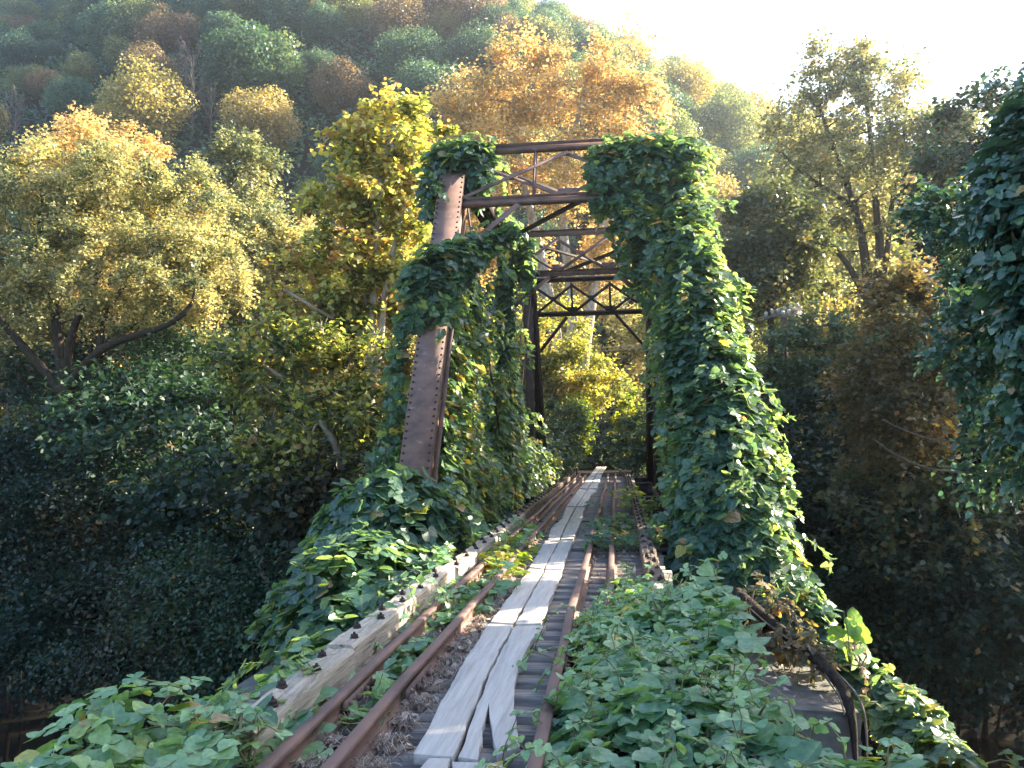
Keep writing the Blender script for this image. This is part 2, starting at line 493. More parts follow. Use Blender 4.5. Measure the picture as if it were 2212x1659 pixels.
def s_sheet(rg, a, b, c, d, n, thick=0.1, bulge=0.0, both=True):
    """bilinear sheet a-b-c-d; leaves on both faces"""
    a, b, c, d = (np.asarray(x, float) for x in (a, b, c, d))
    u, v = rg.random((n, 1)), rg.random((n, 1))
    P = (a * (1 - u) + b * u) * (1 - v) + (d * (1 - u) + c * u) * v
    N = _unit(np.cross(b - a, d - a))
    s = np.where(rg.random((n, 1)) < 0.5, -1.0, 1.0) if both else np.ones((n, 1))
    P = P + N * s * (thick + bulge * np.sin(u * math.pi) * np.sin(v * math.pi))
    return P, np.repeat(N[None], n, 0) * s


def s_carpet(rg, poly, n, hf):
    poly = np.asarray(poly, float)
    lo, hi = poly.min(0), poly.max(0)
    out = np.zeros((0, 2))
    while len(out) < n:
        q = lo + rg.random((n * 2, 2)) * (hi - lo)
        ins = np.zeros(len(q), bool)
        j = len(poly) - 1
        for i in range(len(poly)):
            yi, yj, xi, xj = poly[i, 1], poly[j, 1], poly[i, 0], poly[j, 0]
            cnd = ((yi > q[:, 1]) != (yj > q[:, 1])) & (q[:, 0] < (xj - xi) * (q[:, 1] - yi) / (yj - yi + 1e-12) + xi)
            ins ^= cnd
            j = i
        out = np.concatenate((out, q[ins]))
    q = out[:n]
    z = hf(q[:, 0], q[:, 1])
    e = 0.05
    N = rows(np.c_[-(hf(q[:, 0] + e, q[:, 1]) - z) / e, -(hf(q[:, 0], q[:, 1] + e) - z) / e, np.ones(n)])
    return np.c_[q, z], N


def kudzu(name, label, parts, size, seed, mat=None, cat="vine", group=None, lumpf=3.0, lumpa=0.12, depth=0.3, tri=True, up=0.72,
          stems=40, stem_r=0.006, tpl=None, lift=0.0, hue=0.0, spread=0.22, stem_mat=None, keep=None, runners=None):
    """one vine: leaves in three-leaflet sprays over the given surfaces, plus its woody stems"""
    rg = np.random.default_rng(seed)
    P = np.concatenate([p for p, _ in parts])
    N = np.concatenate([n for _, n in parts])
    n = len(P)
    run_tubes = []
    if runners is None:
        runners = n // 28
    lu = lump(P, lumpf, seed) + 0.6 * lump(P, lumpf * 0.4, seed + 9)
    dep = rg.random(n) ** 1.6 * depth
    P = P + N * (lu * lumpa - dep)[:, None] + rg.normal(size=(n, 3)) * 0.03
    P[:, 2] += lift
    if keep is not None:
        k = keep(P)
        P, N, dep = P[k], N[k], dep[k]
        n = len(P)
    nn = rows(N * 0.75 + UP * up + rg.normal(size=(n, 3)) * 0.30)
    hz = rg.normal(size=(n, 3)) * np.array((1, 1, 0.25))
    flat = np.abs(N[:, 2:3])
    T = -UP * (1.0 - flat) * 0.9 + N * 0.35 * (1 - flat) + rows(hz) * (0.35 + flat)
    T = rows(T - nn * np.sum(T * nn, 1, keepdims=True))
    sz = size[0] + (size[1] - size[0]) * rg.random(n) ** 1.3
    lc = np.clip(0.42 + hue + lump(P, lumpf * 0.6, seed + 5) * 0.18 + rg.normal(size=n) * spread, 0, 0.95)
    odd = rg.random(n)
    lc = np.where(odd < 0.025, 0.975 + 0.025 * rg.random(n), lc)
    if runners:                                # loose shoots that trail out of the mass
        rp_, rt, rn, rs = [], [], [], []
        for _ in range(runners):
            i = rg.integers(n)
            p, d = P[i] + N[i] * (dep[i] + 0.05), N[i] * 0.7 + UP * rg.uniform(-0.3, 0.5) + rg.normal(size=3) * 0.4
            q = [p]
            for _k in range(rg.integers(4, 10)):
                d = d * 0.75 - UP * 0.28 + rg.normal(size=3) * 0.16
                p = p + _unit(d) * 0.085
                q.append(p)
                sd = rows(rg.normal(size=(1, 3)))[0] * 0.8 + d * 0.4 - UP * 0.3
                rp_.append(p); rt.append(sd); rn.append(N[i] * 0.5 + UP * 0.7 + rg.normal(size=3) * 0.35); rs.append(size[0] * (0.75 + 0.5 * rg.random()))
            run_tubes.append(np.array(q))
        P, T, nn = np.concatenate((P, rp_)), np.concatenate((T, rows(np.array(rt)))), np.concatenate((nn, rows(np.array(rn))))
        T = rows(T - nn * np.sum(T * nn, 1, keepdims=True))
        sz, lc = np.concatenate((sz, rs)), np.concatenate((lc, np.clip(0.6 + hue + rg.normal(size=len(rs)) * 0.15, 0, 0.95)))
        N = np.concatenate((N, np.array(rn)))
        n = len(P)
    if tri:
        B = np.cross(T, nn)
        PP, TT, NN, SS, LL = [], [], [], [], []
        for a, sc in ((0.0, 1.0), (1.35, 0.86), (-1.35, 0.86)):
            ca, sa = math.cos(a), math.sin(a)
            t = T * ca + B * sa + rg.normal(size=(n, 3)) * 0.16
            PP.append(P + t * (sz * (0.10 if a else 0.30))[:, None])
            TT.append(t)
            NN.append(nn + rg.normal(size=(n, 3)) * 0.22)
            SS.append(sz * sc * (0.85 + 0.3 * rg.random(n)))
            LL.append(np.clip(lc + rg.normal(size=n) * 0.06, 0, 1))
        PP, TT, NN, SS, LL = (np.concatenate(x) for x in (PP, TT, NN, SS, LL))
    else:
        PP, TT, NN, SS, LL = P, T, nn, sz, lc
    root = empty(name, P[np.argmin(P[:, 2])], label, cat, group)
    put("leaves", leaf_mesh("leaves", PP, TT, NN, SS, LL, tpl or LEAF_BIG, True), mat or M_KUDZU, root)
    if stems:
        mb = MB()
        for q in run_tubes:
            mb.tube(q, 0.0035, 3, False)
        for _ in range(stems):
            i = rg.integers(n)
            pts = [P[i]]
            for _k in range(7):
                c = rg.integers(n, size=60)
                dd = np.linalg.norm(P[c] - pts[-1], axis=1)
                ok = (dd > 0.12)
                if not ok.any(): break
                j = c[ok][np.argmin(dd[ok])]
                pts.append(P[j] - N[j] * 0.06)
            if len(pts) > 2:
                pts = np.array(pts)
                q = np.concatenate([np.linspace(pts[k], pts[k + 1], 3)[:-1] for k in range(len(pts) - 1)] + [pts[-1:]])
                q[1:-1] = (q[:-2] + q[1:-1] * 2 + q[2:]) / 4
                mb.tube(q, stem_r * (0.6 + 0.8 * rg.random()), 4, False)
        if mb.v:
            mb.build("stem", stem_mat or M_STEM, root)
    return root


# ------------------------------------------------------------------ the ground
XC = -0.86                                            # track centre
RIDGE_X = [-170, -120, -80, -45, -12, 9, 32, 50, 80, 120, 170]
RIDGE_Z = [104, 110, 120, 114, 97, 79, 67, 57, 38, 16, 6]


def terrain(x, y):
    x, y = np.asarray(x, float), np.asarray(y, float)
    z = np.interp(y, [-20, 2, 7, 13, 16, 20, 23.5, 28, 33, 40, 62], [-2.2, -2.2, -3.0, -6.4, -6.9, -6.9, -6.3, -4.0, -1.6, -0.9, 0.0])
    z = z + 0.25 * np.sin(x * 0.7 + y * 0.4) * np.clip((np.abs(y - 18) - 3) / 5, 0, 1) + 0.12 * np.sin(x * 1.9 - y * 1.3)
    w = np.clip(1 - (np.abs(x - XC) - 1.9) / 2.6, 0, 1) * np.maximum(np.clip((7.0 - y) / 2.0, 0, 1), np.clip((y - 34.5) / 1.6, 0, 1))
    w = w * w * (3 - 2 * w)
    z = z * (1 - w) + (-0.50) * w
    p = np.clip((y - 62) / 158.0, 0, 1)
    R = np.interp(x, RIDGE_X, RIDGE_Z)
    h = R * np.sin(p * math.pi / 2)
    return z + h + np.clip(p * 8, 0, 1) * (1.6 * np.sin(x * 0.09 + 1) + 1.4 * np.sin(x * 0.05 + y * 0.07))


def build_ground():
    xs = np.concatenate((np.arange(-180, -30, 5.0), np.arange(-30, -6, 1.0), np.arange(-6, 8, 0.4), np.arange(8, 30, 1.0), np.arange(30, 181, 5.0)))
    ys = np.concatenate((np.arange(-18, 0, 2.0), np.arange(0, 42, 0.5), np.arange(42, 70, 2), np.arange(70, 222, 5.0)))
    X, Y = np.meshgrid(xs, ys)
    V = np.c_[X.ravel(), Y.ravel(), terrain(X.ravel(), Y.ravel())]
    nx, ny = len(xs), len(ys)
    i = (np.arange(ny - 1)[:, None] * nx + np.arange(nx - 1)[None]).ravel()
    loops = np.stack((i, i + 1, i + nx + 1, i + nx), 1).ravel()
    me = np_mesh("ground", V, loops, np.arange(len(i)) * 4, None, True)
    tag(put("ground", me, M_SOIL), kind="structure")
    # the creek
    m, nt, out = new_mat("creek_water")
    p = node(nt, "ShaderNodeBsdfPrincipled", Roughness=0.06)
    p.inputs["Base Color"].default_value = (0.012, 0.011, 0.009, 1)
    n = node(nt, "ShaderNodeTexNoise", Scale=1.6, Detail=3.0)
    tc = node(nt, "ShaderNodeTexCoord")
    nt.links.new(tc.outputs["Object"], n.inputs["Vector"])
    b = node(nt, "ShaderNodeBump", Strength=0.08, Distance=0.05)
    nt.links.new(n.outputs["Fac"], b.inputs["Height"])
    nt.links.new(b.outputs[0], p.inputs["Normal"])
    nt.links.new(p.outputs[0], out.inputs["Surface"])
    mb = MB()
    mb.faces([(-175, 11, -6.25), (175, 11, -6.25), (175, 25, -6.25), (-175, 25, -6.25)], [(0, 1, 2, 3)])
    tag(mb.build("water", m), kind="structure")


build_ground()

# ------------------------------------------------------------------ the truss bridge
HW, ZT, ZB = 2.27, 7.3, -0.35                     # half width, top chord, bottom chord
LY = [12.2, 16.8, 23.8, 31.0, 35.7]               # panel points along the track
SX = (XC - HW, XC + HW)


def build_bridge():
    br = empty("truss_bridge", (XC, LY[0], -1.0), "rusty riveted steel through truss railway bridge half swallowed by green vines", "bridge")
    for s, x in zip((-1, 1), SX):
        for (y0, y1) in ((LY[0], LY[1]), (LY[4], LY[3])):                # inclined end posts
            p, q = np.array((x, y0, -0.5)), np.array((x, y1, ZT))
            d = _unit(q - p)
            nrm = np.array((0, -d[2], d[1])) * (1 if y1 > y0 else -1)     # outward: up and away from the span
            mb = MB()
            ax = (np.array((1.0, 0, 0)), d, np.cross((1.0, 0, 0), d))
            L = np.linalg.norm(q - p)
            c = (p + q) / 2
            mb.box(c + nrm * 0.19, (0.50, L, 0.016), ax)                   # cover plate
            for e in (-1, 1):
                mb.box(c + np.array((e * 0.205, 0, 0)), (0.014, L, 0.36), ax)           # webs
                mb.box(c + np.array((e * 0.235, 0, 0)) - nrm * 0.185, (0.10, L, 0.014), ax)   # bottom flange angles
                mb.box(c + np.array((e * 0.2475, 0, 0)) + nrm * 0.128, (0.012, L, 0.10), ax)  # edge angle under the plate
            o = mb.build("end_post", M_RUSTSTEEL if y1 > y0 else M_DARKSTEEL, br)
            if y1 > y0:
                rv = MB()
                nr = int(L / 0.135)
                for e in (-1, 1):
                    for i in range(nr):
                        b0 = p + d * (0.07 + i * 0.135) + np.array((e * 0.212, 0, 0)) + nrm * 0.198
                        rv.tube([b0, b0 + nrm * 0.012, b0 + nrm * 0.019], [0.021, 0.018, 0.008], 8)
                rv.build("rivet_row", M_DARKSTEEL, o)
        mb = MB()                                                         # top chord
        mb.box((x, (LY[1] + LY[3]) / 2, ZT + 0.205), (0.50, LY[3] - LY[1], 0.016))
        for e in (-1, 1):
            mb.box((x + e * 0.205, (LY[1] + LY[3]) / 2, ZT), (0.014, LY[3] - LY[1], 0.38))
        mb.build("top_chord", M_DARKSTEEL, br)
        mb = MB()                                                         # bottom chord: two bars
        for e in (-1, 1):
            mb.box((x + e * 0.14, (LY[0] + LY[4]) / 2, ZB - 0.05), (0.03, LY[4] - LY[0], 0.22))
        mb.build("bottom_chord", M_DARKSTEEL, br)
        for y, w in ((LY[1], 0.20), (LY[2], 0.30), (LY[3], 0.20)):         # laced verticals
            mb = MB()
            for e in (-1, 1):
                mb.box((x, y + e * w / 2, (ZT + ZB) / 2), (0.26, 0.016, ZT - ZB - 0.4))
                for f in (-1, 1):
                    mb.box((x + f * 0.124, y + e * (w / 2 - 0.04), (ZT + ZB) / 2), (0.012, 0.062, ZT - ZB - 0.4))
            z, k = ZB + 0.3, 1
            while z < ZT - 0.7:
                for f in (-1, 1):
                    mb.beam((x + f * 0.137, y - k * w / 2, z), (x + f * 0.137, y + k * w / 2, z + 0.34), 0.01, 0.05, (1, 0, 0))
                z += 0.34
                k = -k
            mb.build("post", M_DARKSTEEL, br)
        for (ya, yb) in ((LY[1], LY[2]), (LY[3], LY[2])):                  # diagonals: pairs of bars with batten plates
            mb = MB()
            for e in (-1, 1):
                mb.beam((x + e * 0.11, ya, ZT - 0.15), (x + e * 0.11, yb, ZB), 0.022, 0.12)
            for t in np.linspace(0.08, 0.92, 7):
                mb.beam((x - 0.099, ya + (yb - ya) * t, ZT - 0.15 + (ZB - ZT + 0.15) * t), (x + 0.099, ya + (yb - ya) * t, ZT - 0.15 + (ZB - ZT + 0.15) * t), 0.14, 0.012)
            mb.build("diagonal", M_DARKSTEEL, br)
    for y in LY[1:4] + [LY[0] + 0.25, LY[4] - 0.25]:                       # floor beams
        mb = MB()
        mb.box((XC, y, -0.27), (2 * HW - 0.42, 0.016, 0.50))
        mb.box((XC, y, -0.012), (2 * HW - 0.42, 0.24, 0.02))
        mb.box((XC, y, -0.53), (2 * HW - 0.42, 0.24, 0.02))
        for e in (-1.9, -1.6, 1.6, 1.9):
            mb.box((XC + e, y - 0.05, -0.27), (0.012, 0.084, 0.48))
        mb.build("floor_beam", M_BLUESTEEL, br)
    for e in (-0.75, 0.75):                                               # stringers under the rails
        mb = MB()
        mb.box((XC + e, 19.0, -0.52), (0.02, 33.0, 0.55))
        mb.box((XC + e, 19.0, -0.235), (0.22, 33.0, 0.02))
        mb.box((XC + e, 19.0, -0.80), (0.22, 33.0, 0.02))
        mb.build("stringer", M_DARKSTEEL, br)

    def frame(name, pt, n_lat, ktop, z1, mat, vert=(), tri=False, strut=0.15):
        """a cross frame; pt(u, v): u in -1..1 across, v = 0 top .. 1 bottom strut"""
        f = MB()
        wa, wb = pt(0, 0), pt(0, 1)
        upv = _unit(wa - wb)
        nv = np.cross((1.0, 0, 0), upv)
        f.beam(pt(-0.95, 0), pt(0.95, 0), 0.16, 0.016, upv)
        f.beam(pt(-0.95, 0) - upv * strut / 2, pt(0.95, 0) - upv * strut / 2, 0.016, strut - 0.02, upv)
        f.beam(pt(-0.95, 0) - upv * strut, pt(0.95, 0) - upv * strut, 0.12, 0.016, upv)
        o = f.build(name, mat, br)
        g = MB()
        g.beam(pt(-0.95, 1) - upv * 0.07, pt(0.95, 1) - upv * 0.07, 0.018, 0.14, upv)
        g.beam(pt(-0.95, 1), pt(0.95, 1), 0.15, 0.014, upv)
        g.beam(pt(-0.95, 1) - upv * 0.148, pt(0.95, 1) - upv * 0.148, 0.11, 0.014, upv)
        g.build("strut", mat, o)
        us = np.linspace(-0.93, 0.93, n_lat + 1)
        t0 = 0.19
        for a, c in zip(us[:-1], us[1:]):
            off = nv * 0.03
            b = MB()
            b.angle(pt(a, 1) + off, pt(c, t0) + off, 0.075, 0.01, upv)
            b.build("brace", mat, o)
            b = MB()
            b.angle(pt(a, t0) - off, pt(c, 1) - off, 0.075, 0.01, upv)
            b.build("brace", mat, o)
            b = MB()
            b.box((pt(a, 1) + pt(c, t0)) / 2, (0.16, 0.012, 0.16), ((1, 0, 0), nv, upv))
            b.build("gusset_plate", mat, o)
        for u in vert:
            b = MB()
            b.beam(pt(u, 0.16), pt(u, 1), 0.08, 0.012, nv)
            b.beam(pt(u, 0.16) + nv * 0.045, pt(u, 1) + nv * 0.045, 0.012, 0.07, nv)
            b.build("hanger", mat, o)
        for u in us[1:-1]:
            b = MB()
            b.box(pt(u, 0.93), (0.36, 0.014, 0.20), ((1, 0, 0), nv, upv))
            b.build("gusset_plate", mat, o)
        for q in (-1, 1):
            k = MB()
            k.angle(pt(q * 0.93, 1 + ktop), pt(q * 0.42, 1.12), 0.10, 0.012, upv)
            k.build("knee_brace", mat, o)

    def incl(y0, y1, v1):
        def pt(u, v):
            t = v * v1
            return np.array((XC + u * HW, y1 + (y0 - y1) * t, ZT + 0.22 - (ZT + 0.5) * t))
        return pt

    frame("portal_frame", incl(LY[0], LY[1], 0.165), 2, 1.0, 0, M_RUSTSTEEL, vert=(-0.28,))

    def flat(y, h):
        return lambda u, v: np.array((XC + u * HW, y, ZT + 0.2 - h * v))
    frame("sway_frame", flat(LY[2], 1.15), 3, 0.9, 0, M_RUSTSTEEL)
    frame("portal_frame", incl(LY[4], LY[3], 0.15), 3, 1.2, 0, M_DARKSTEEL, vert=(-0.31, 0.31))
    # top laterals
    for (ya, yb) in ((LY[1], LY[2]), (LY[2], LY[3])):
        for e, zz in ((1, 0.12), (-1, 0.02)):
            lat = MB()
            lat.angle((XC - e * (HW - 0.1), ya, ZT + zz), (XC + e * (HW - 0.1), yb, ZT + zz), 0.085, 0.01)
            lat.build("top_lateral", M_DARKSTEEL, br)
    for s, x in zip((-1, 1), SX):                                         # gusset plates at the far hips
        for y in (LY[1], LY[2], LY[3]):
            g = MB()
            g.box((x - s * 0.23, y, ZT - 0.35), (0.016, 0.8, 0.6))
            g.build("gusset_plate", M_DARKSTEEL, br)


build_bridge()


def build_pier():
    rg = np.random.default_rng(3)
    pr = empty("stone_pier", (XC, 10.5, -6.8), "dark weathered stone pier block under the vine trunk beside the creek", "pier")
    z = -1.05
    k = 0
    while z > -6.8:
        h = 0.62 + 0.06 * rg.random()
        bm = bmesh.new()
        bmesh.ops.create_cube(bm, size=1.0)
        sx, sy = 6.5, 4.2
        ox = 0.10 * rg.random() if k else 0.0
        for v in bm.verts:
            v.co = Vector((v.co.x * (sx + ox), v.co.y * (sy + ox), v.co.z * h))
        bmesh.ops.subdivide_edges(bm, edges=bm.edges[:], cuts=7, use_grid_fill=True)
        for v in bm.verts:
            q = np.array(v.co) * 1.0 + k * 7.1
            f = 0.02 * math.sin(q[0] * 2.1 + q[1] * 1.3 + k) + 0.007 * rg.normal()
            edge = sum((abs(abs(v.co[i]) - d_) < 0.01) for i, d_ in enumerate(((sx + ox) / 2, (sy + ox) / 2, h / 2)))
            v.co *= 1.0 - (0.004 + 0.008 * rg.random()) * (edge >= 2)
            v.co += Vector((f * 0.6, f * 0.8, f * 0.4))
        bmesh.ops.translate(bm, verts=bm.verts, vec=(XC - 0.12, 10.75, z - h / 2))
        me = bpy.data.meshes.new("stone_course")
        bm.to_mesh(me)
        bm.free()
        o = put("stone_course", me, M_STONE, pr)
        z -= h + 0.015
        k += 1
    for x in SX:
        bs = MB()
        bs.box((x, LY[0], -0.93), (0.7, 0.8, 0.10))
        bs.box((x, LY[0], -0.74), (0.4, 0.5, 0.28))
        bs.build("bearing", M_DARKSTEEL, pr)


build_pier()

# ------------------------------------------------------------------ the track on the deck
TIE_L, TIE_R = -2.28, 0.56


def bolt_copy(x, y, z):
    """one square bolt head on its washer"""
    bb = MB()
    bb.box((x, y, z + 0.014), (0.040, 0.040, 0.028), ((0.8, 0.6, 0), (-0.6, 0.8, 0), (0, 0, 1)))
    bb.tube([(x, y, z + 0.027), (x, y, z + 0.044)], 0.010, 6)
    bb.tube([(x, y, z - 0.01), (x, y, z + 0.006)], 0.032, 10)
    me = bb.mesh("bolt")
    me.materials.append(M_BOLT)
    return me


def build_track():
    rg = np.random.default_rng(11)
    tr = empty("railway_track", (XC, 3.0, -0.2), "abandoned open-deck railway track of grey ties and brown rusted rails", "track")
    n = 99
    for i in range(n):
        y = 3.05 + i * 0.335 + rg.normal() * 0.012
        mb = MB()
        w, h = 0.185 + rg.normal() * 0.010, 0.21
        a = rg.normal() * 0.006
        l, r = TIE_L + rg.normal() * 0.03, TIE_R + rg.normal() * 0.035
        mb.box(((l + r) / 2, y, -h / 2 - 0.008 * rg.random()), (r - l, w, h), ((math.cos(a), math.sin(a), 0), (-math.sin(a), math.cos(a), 0), (0, 0, 1)))
        mb.build("tie", M_TIE, tr)

    prof = np.array([(-0.066, 0.0), (0.066, 0.0), (0.066, 0.012), (0.012, 0.028), (0.009, 0.10), (0.034, 0.118), (0.034, 0.140), (0.028, 0.148), (-0.028, 0.148), (-0.034, 0.140),
                     (-0.034, 0.118), (-0.009, 0.10), (-0.012, 0.028), (-0.066, 0.012)])

    def rail(name, x, y0, y1, dz=0.004, bars=()):
        ys = np.linspace(y0, y1, 30)
        m = len(prof)
        V, F = [], []
        for i, y in enumerate(ys):
            wob = 0.012 * math.sin(y * 0.9 + x * 5) + 0.006 * math.sin(y * 2.3)
            V += [(x + wob + px_, y, dz + pz_) for px_, pz_ in prof]
        for i in range(len(ys) - 1):
            for j in range(m):
                F.append((i * m + j, i * m + (j + 1) % m, (i + 1) * m + (j + 1) % m, (i + 1) * m + j))
        F.append(tuple(range(m)))
        F.append(tuple((len(ys) - 1) * m + j for j in range(m))[::-1])
        mb = MB()
        mb.faces(V, F)
        o = mb.build(name, M_RAIL, tr)
        if bars:
            for y in bars:
                jb = MB()
                for e in (-1, 1):
                    jb.box((x + e * 0.030, y, 0.068 + dz), (0.022, 0.6, 0.072))
                    for t in (-0.22, -0.08, 0.08, 0.22):
                        jb.box((x + e * 0.050, y + t, 0.068 + dz), (0.026, 0.034, 0.034))
                jb.build("joint_bar", M_RAIL, o)
        return o

    rail("running_rail", XC - 0.75, 1.6, 36.4, 0.004, (5.1, 15.0, 24.9))
    rail("running_rail", XC + 0.75, 1.6, 36.4, 0.004, (7.4, 17.3, 27.2))
    rail("guard_rail", XC - 0.45, 1.6, 36.0, 0.003, (5.35, 14.2, 23.5))
    rail("guard_rail", XC + 0.45, 1.6, 36.0, 0.003, (6.0, 16.0, 26.0))

    def timber(x0, x1, y0, y1, h, mat, wear, bolts, dz=0.006, dx=0.0):
        """a squared guard timber with splits and worn edges"""
        bm = bmesh.new()
        ys = np.linspace(y0, y1, max(6, int((y1 - y0) / 0.12)))
        ring = []
        cs = [(0, 0), (1, 0), (1, 0.45), (1, 0.9), (0.92, 1), (0.66, 1), (0.33, 1), (0.08, 1), (0, 0.9), (0, 0.45)]
        for y in ys:
            rr = []
            for (u, v) in cs:
                e = wear * rg.normal()
                rr.append(bm.verts.new((x0 + (x1 - x0) * u + e * 0.5 + dx * (y - y0), y, dz + h * v + e - (0.02 * wear * 30 * max(0, math.sin(y * 3 + x0 * 9)) if v > 0.8 else 0))))
            ring.append(rr)
        m = len(cs)
        for a, b in zip(ring[:-1], ring[1:]):
            for j in range(m):
                bm.faces.new((a[j], a[(j + 1) % m], b[(j + 1) % m], b[j]))
        bm.faces.new(ring[0][::-1])
        bm.faces.new(ring[-1])
        bmesh.ops.recalc_face_normals(bm, faces=bm.faces)
        me = bpy.data.meshes.new("guard_timber")
        bm.to_mesh(me)
        bm.free()
        o = put("guard_timber", me, mat, tr)
        if bolts:
            y = y0 + 0.2
            k = 0
            while y < y1 - 0.1:
                x = x0 + (x1 - x0) * (0.30 if k % 2 else 0.72)
                put("bolt", bolt_copy(x, y, h + dz), [], o)
                y += 0.335
                k += 1

    xl0, xl1 = -1.985, -1.785
    timber(xl0, xl1, 2.2, 5.62, 0.20, M_TIMBER, 0.006, True, dx=0.004)
    timber(xl0 - 0.01, xl1 - 0.01, 5.66, 9.28, 0.215, M_TIMBER, 0.004, True)
    timber(xl0 + 0.015, xl1 + 0.01, 9.36, 16.2, 0.19, M_TIMBER, 0.005, True)
    timber(xl0, xl1, 16.24, 23.0, 0.20, M_TIMBER_BROWN, 0.007, True)
    timber(xl0, xl1 - 0.01, 23.05, 30.0, 0.19, M_TIMBER_BROWN, 0.008, True)
    timber(xl0, xl1, 30.04, 36.2, 0.19, M_TIMBER_BROWN, 0.008, True)
    xr0, xr1 = 0.265, 0.44
    timber(xr0, xr1, 2.2, 8.4, 0.19, M_TIMBER, 0.012, False)
    timber(xr0, xr1, 8.45, 12.9, 0.18, M_TIMBER_BROWN, 0.014, True)
    timber(xr0 + 0.01, xr1 + 0.01, 13.0, 20.2, 0.19, M_TIMBER_BROWN, 0.012, True)
    timber(xr0, xr1, 20.25, 28.2, 0.19, M_TIMBER_BROWN, 0.012, True)
    timber(xr0, xr1, 28.25, 36.2, 0.19, M_TIMBER_BROWN, 0.012, True)


build_track()

# ------------------------------------------------------------------ the planks people walk on
PLANKS = [  # outline in photo pixels, taken to the deck's height
    ("short pale plank end at the near end of the walkway, left of two", [(926, 1637), (972, 1638), (950, 1720), (865, 1720)]),
    ("wide short plank under the split board at the near end of the walkway", [(977, 1645), (1086, 1649), (1092, 1720), (968, 1720)]),
    ("long straight grey plank beside the split curved board, knotted near its middle", [(893, 1628), (978, 1634), (1014, 1545), (1056, 1446), (1108, 1350), (1056, 1347), (1003, 1427)]),
    ("grey board with a curved right edge and a deep split at its near end",
     [(990, 1634), (1032, 1641), (1046, 1560), (1056, 1520), (1058, 1548), (1064, 1590), (1075, 1630), (1123, 1611), (1114, 1570), (1109, 1529), (1112, 1475), (1120, 1440), (1132, 1412), (1150, 1380), (1179, 1351), (1112, 1352), (1062, 1446), (1024, 1545)]),
    ("left plank of the second pair along the walkway, ending at the yellow leaves", [(1060, 1343), (1108, 1346), (1175, 1231), (1143, 1228)]),
    ("right plank of the second pair along the walkway, with two dark cracks", [(1114, 1347), (1168, 1347), (1214, 1232), (1178, 1231)]),
    ("left plank of the third pair, alongside the small yellow clump", [(1144, 1225), (1174, 1228), (1208, 1168), (1178, 1168)]),
    ("right plank of the third pair, straight edged beside the open ties", [(1177, 1228), (1213, 1229), (1239, 1166), (1211, 1167)]),
    ("wavy left plank of the fourth pair with a hollow in its left edge", [(1184, 1166), (1209, 1164), (1220, 1138), (1231, 1117), (1242, 1096), (1223, 1095), (1214, 1120), (1190, 1142)]),
    ("right plank of the fourth pair, crossed by a bright streak of sun", [(1212, 1164), (1239, 1163), (1257, 1121), (1263, 1096), (1245, 1096), (1234, 1117), (1222, 1140)]),
    ("left plank of the fifth pair along the walkway, inside the portal", [(1224, 1093), (1243, 1093), (1268, 1058), (1251, 1056)]),
    ("right plank of the fifth pair, flaring outwards at its far end", [(1245.5, 1093), (1265, 1093), (1276, 1068), (1289, 1058), (1270, 1057)]),
    ("left plank of the sixth pair along the walkway, deep inside the bridge", [(1252, 1054.5), (1268, 1055), (1284, 1030), (1272, 1029)]),
    ("right plank of the sixth pair along the walkway, deep inside the bridge", [(1270, 1055), (1290, 1054), (1300, 1024), (1286, 1030)]),
    ("left plank of the farthest pair, by the green bank", [(1273, 1028), (1285, 1028), (1299, 1008), (1289, 1008)]),
    ("right plank of the farthest pair, by the green bank", [(1287, 1028), (1301, 1022), (1310, 1007), (1300, 1008)]),
]
for k, (lab, poly) in enumerate(PLANKS):
    zt = 0.052 + 0.002 * (k % 3)
    q = [G(a, b, zt) for a, b in poly]
    pr_ = np.random.default_rng(60 + k)
    qq = []
    for a, b in zip(q, q[1:] + q[:1]):
        L = np.linalg.norm(b[:2] - a[:2])
        m_ = max(1, min(30, int(L / 0.09)))
        nv = np.array((-(b - a)[1], (b - a)[0], 0)) / max(L, 1e-6)
        amp = 0.0035
        for i in range(m_):
            t = i / m_
            qq.append(a + (b - a) * t + nv * (amp * (math.sin(t * L * 9 + k) + 0.9 * pr_.normal()) if i else 0))
    q = qq
    mb = MB()
    mb.prism(q, 0.004, zt)
    o = mb.build("walkway_plank", M_PLANK, bevel=0.002)
    tag(o, lab, "plank", "planks of the walkway between the rails")


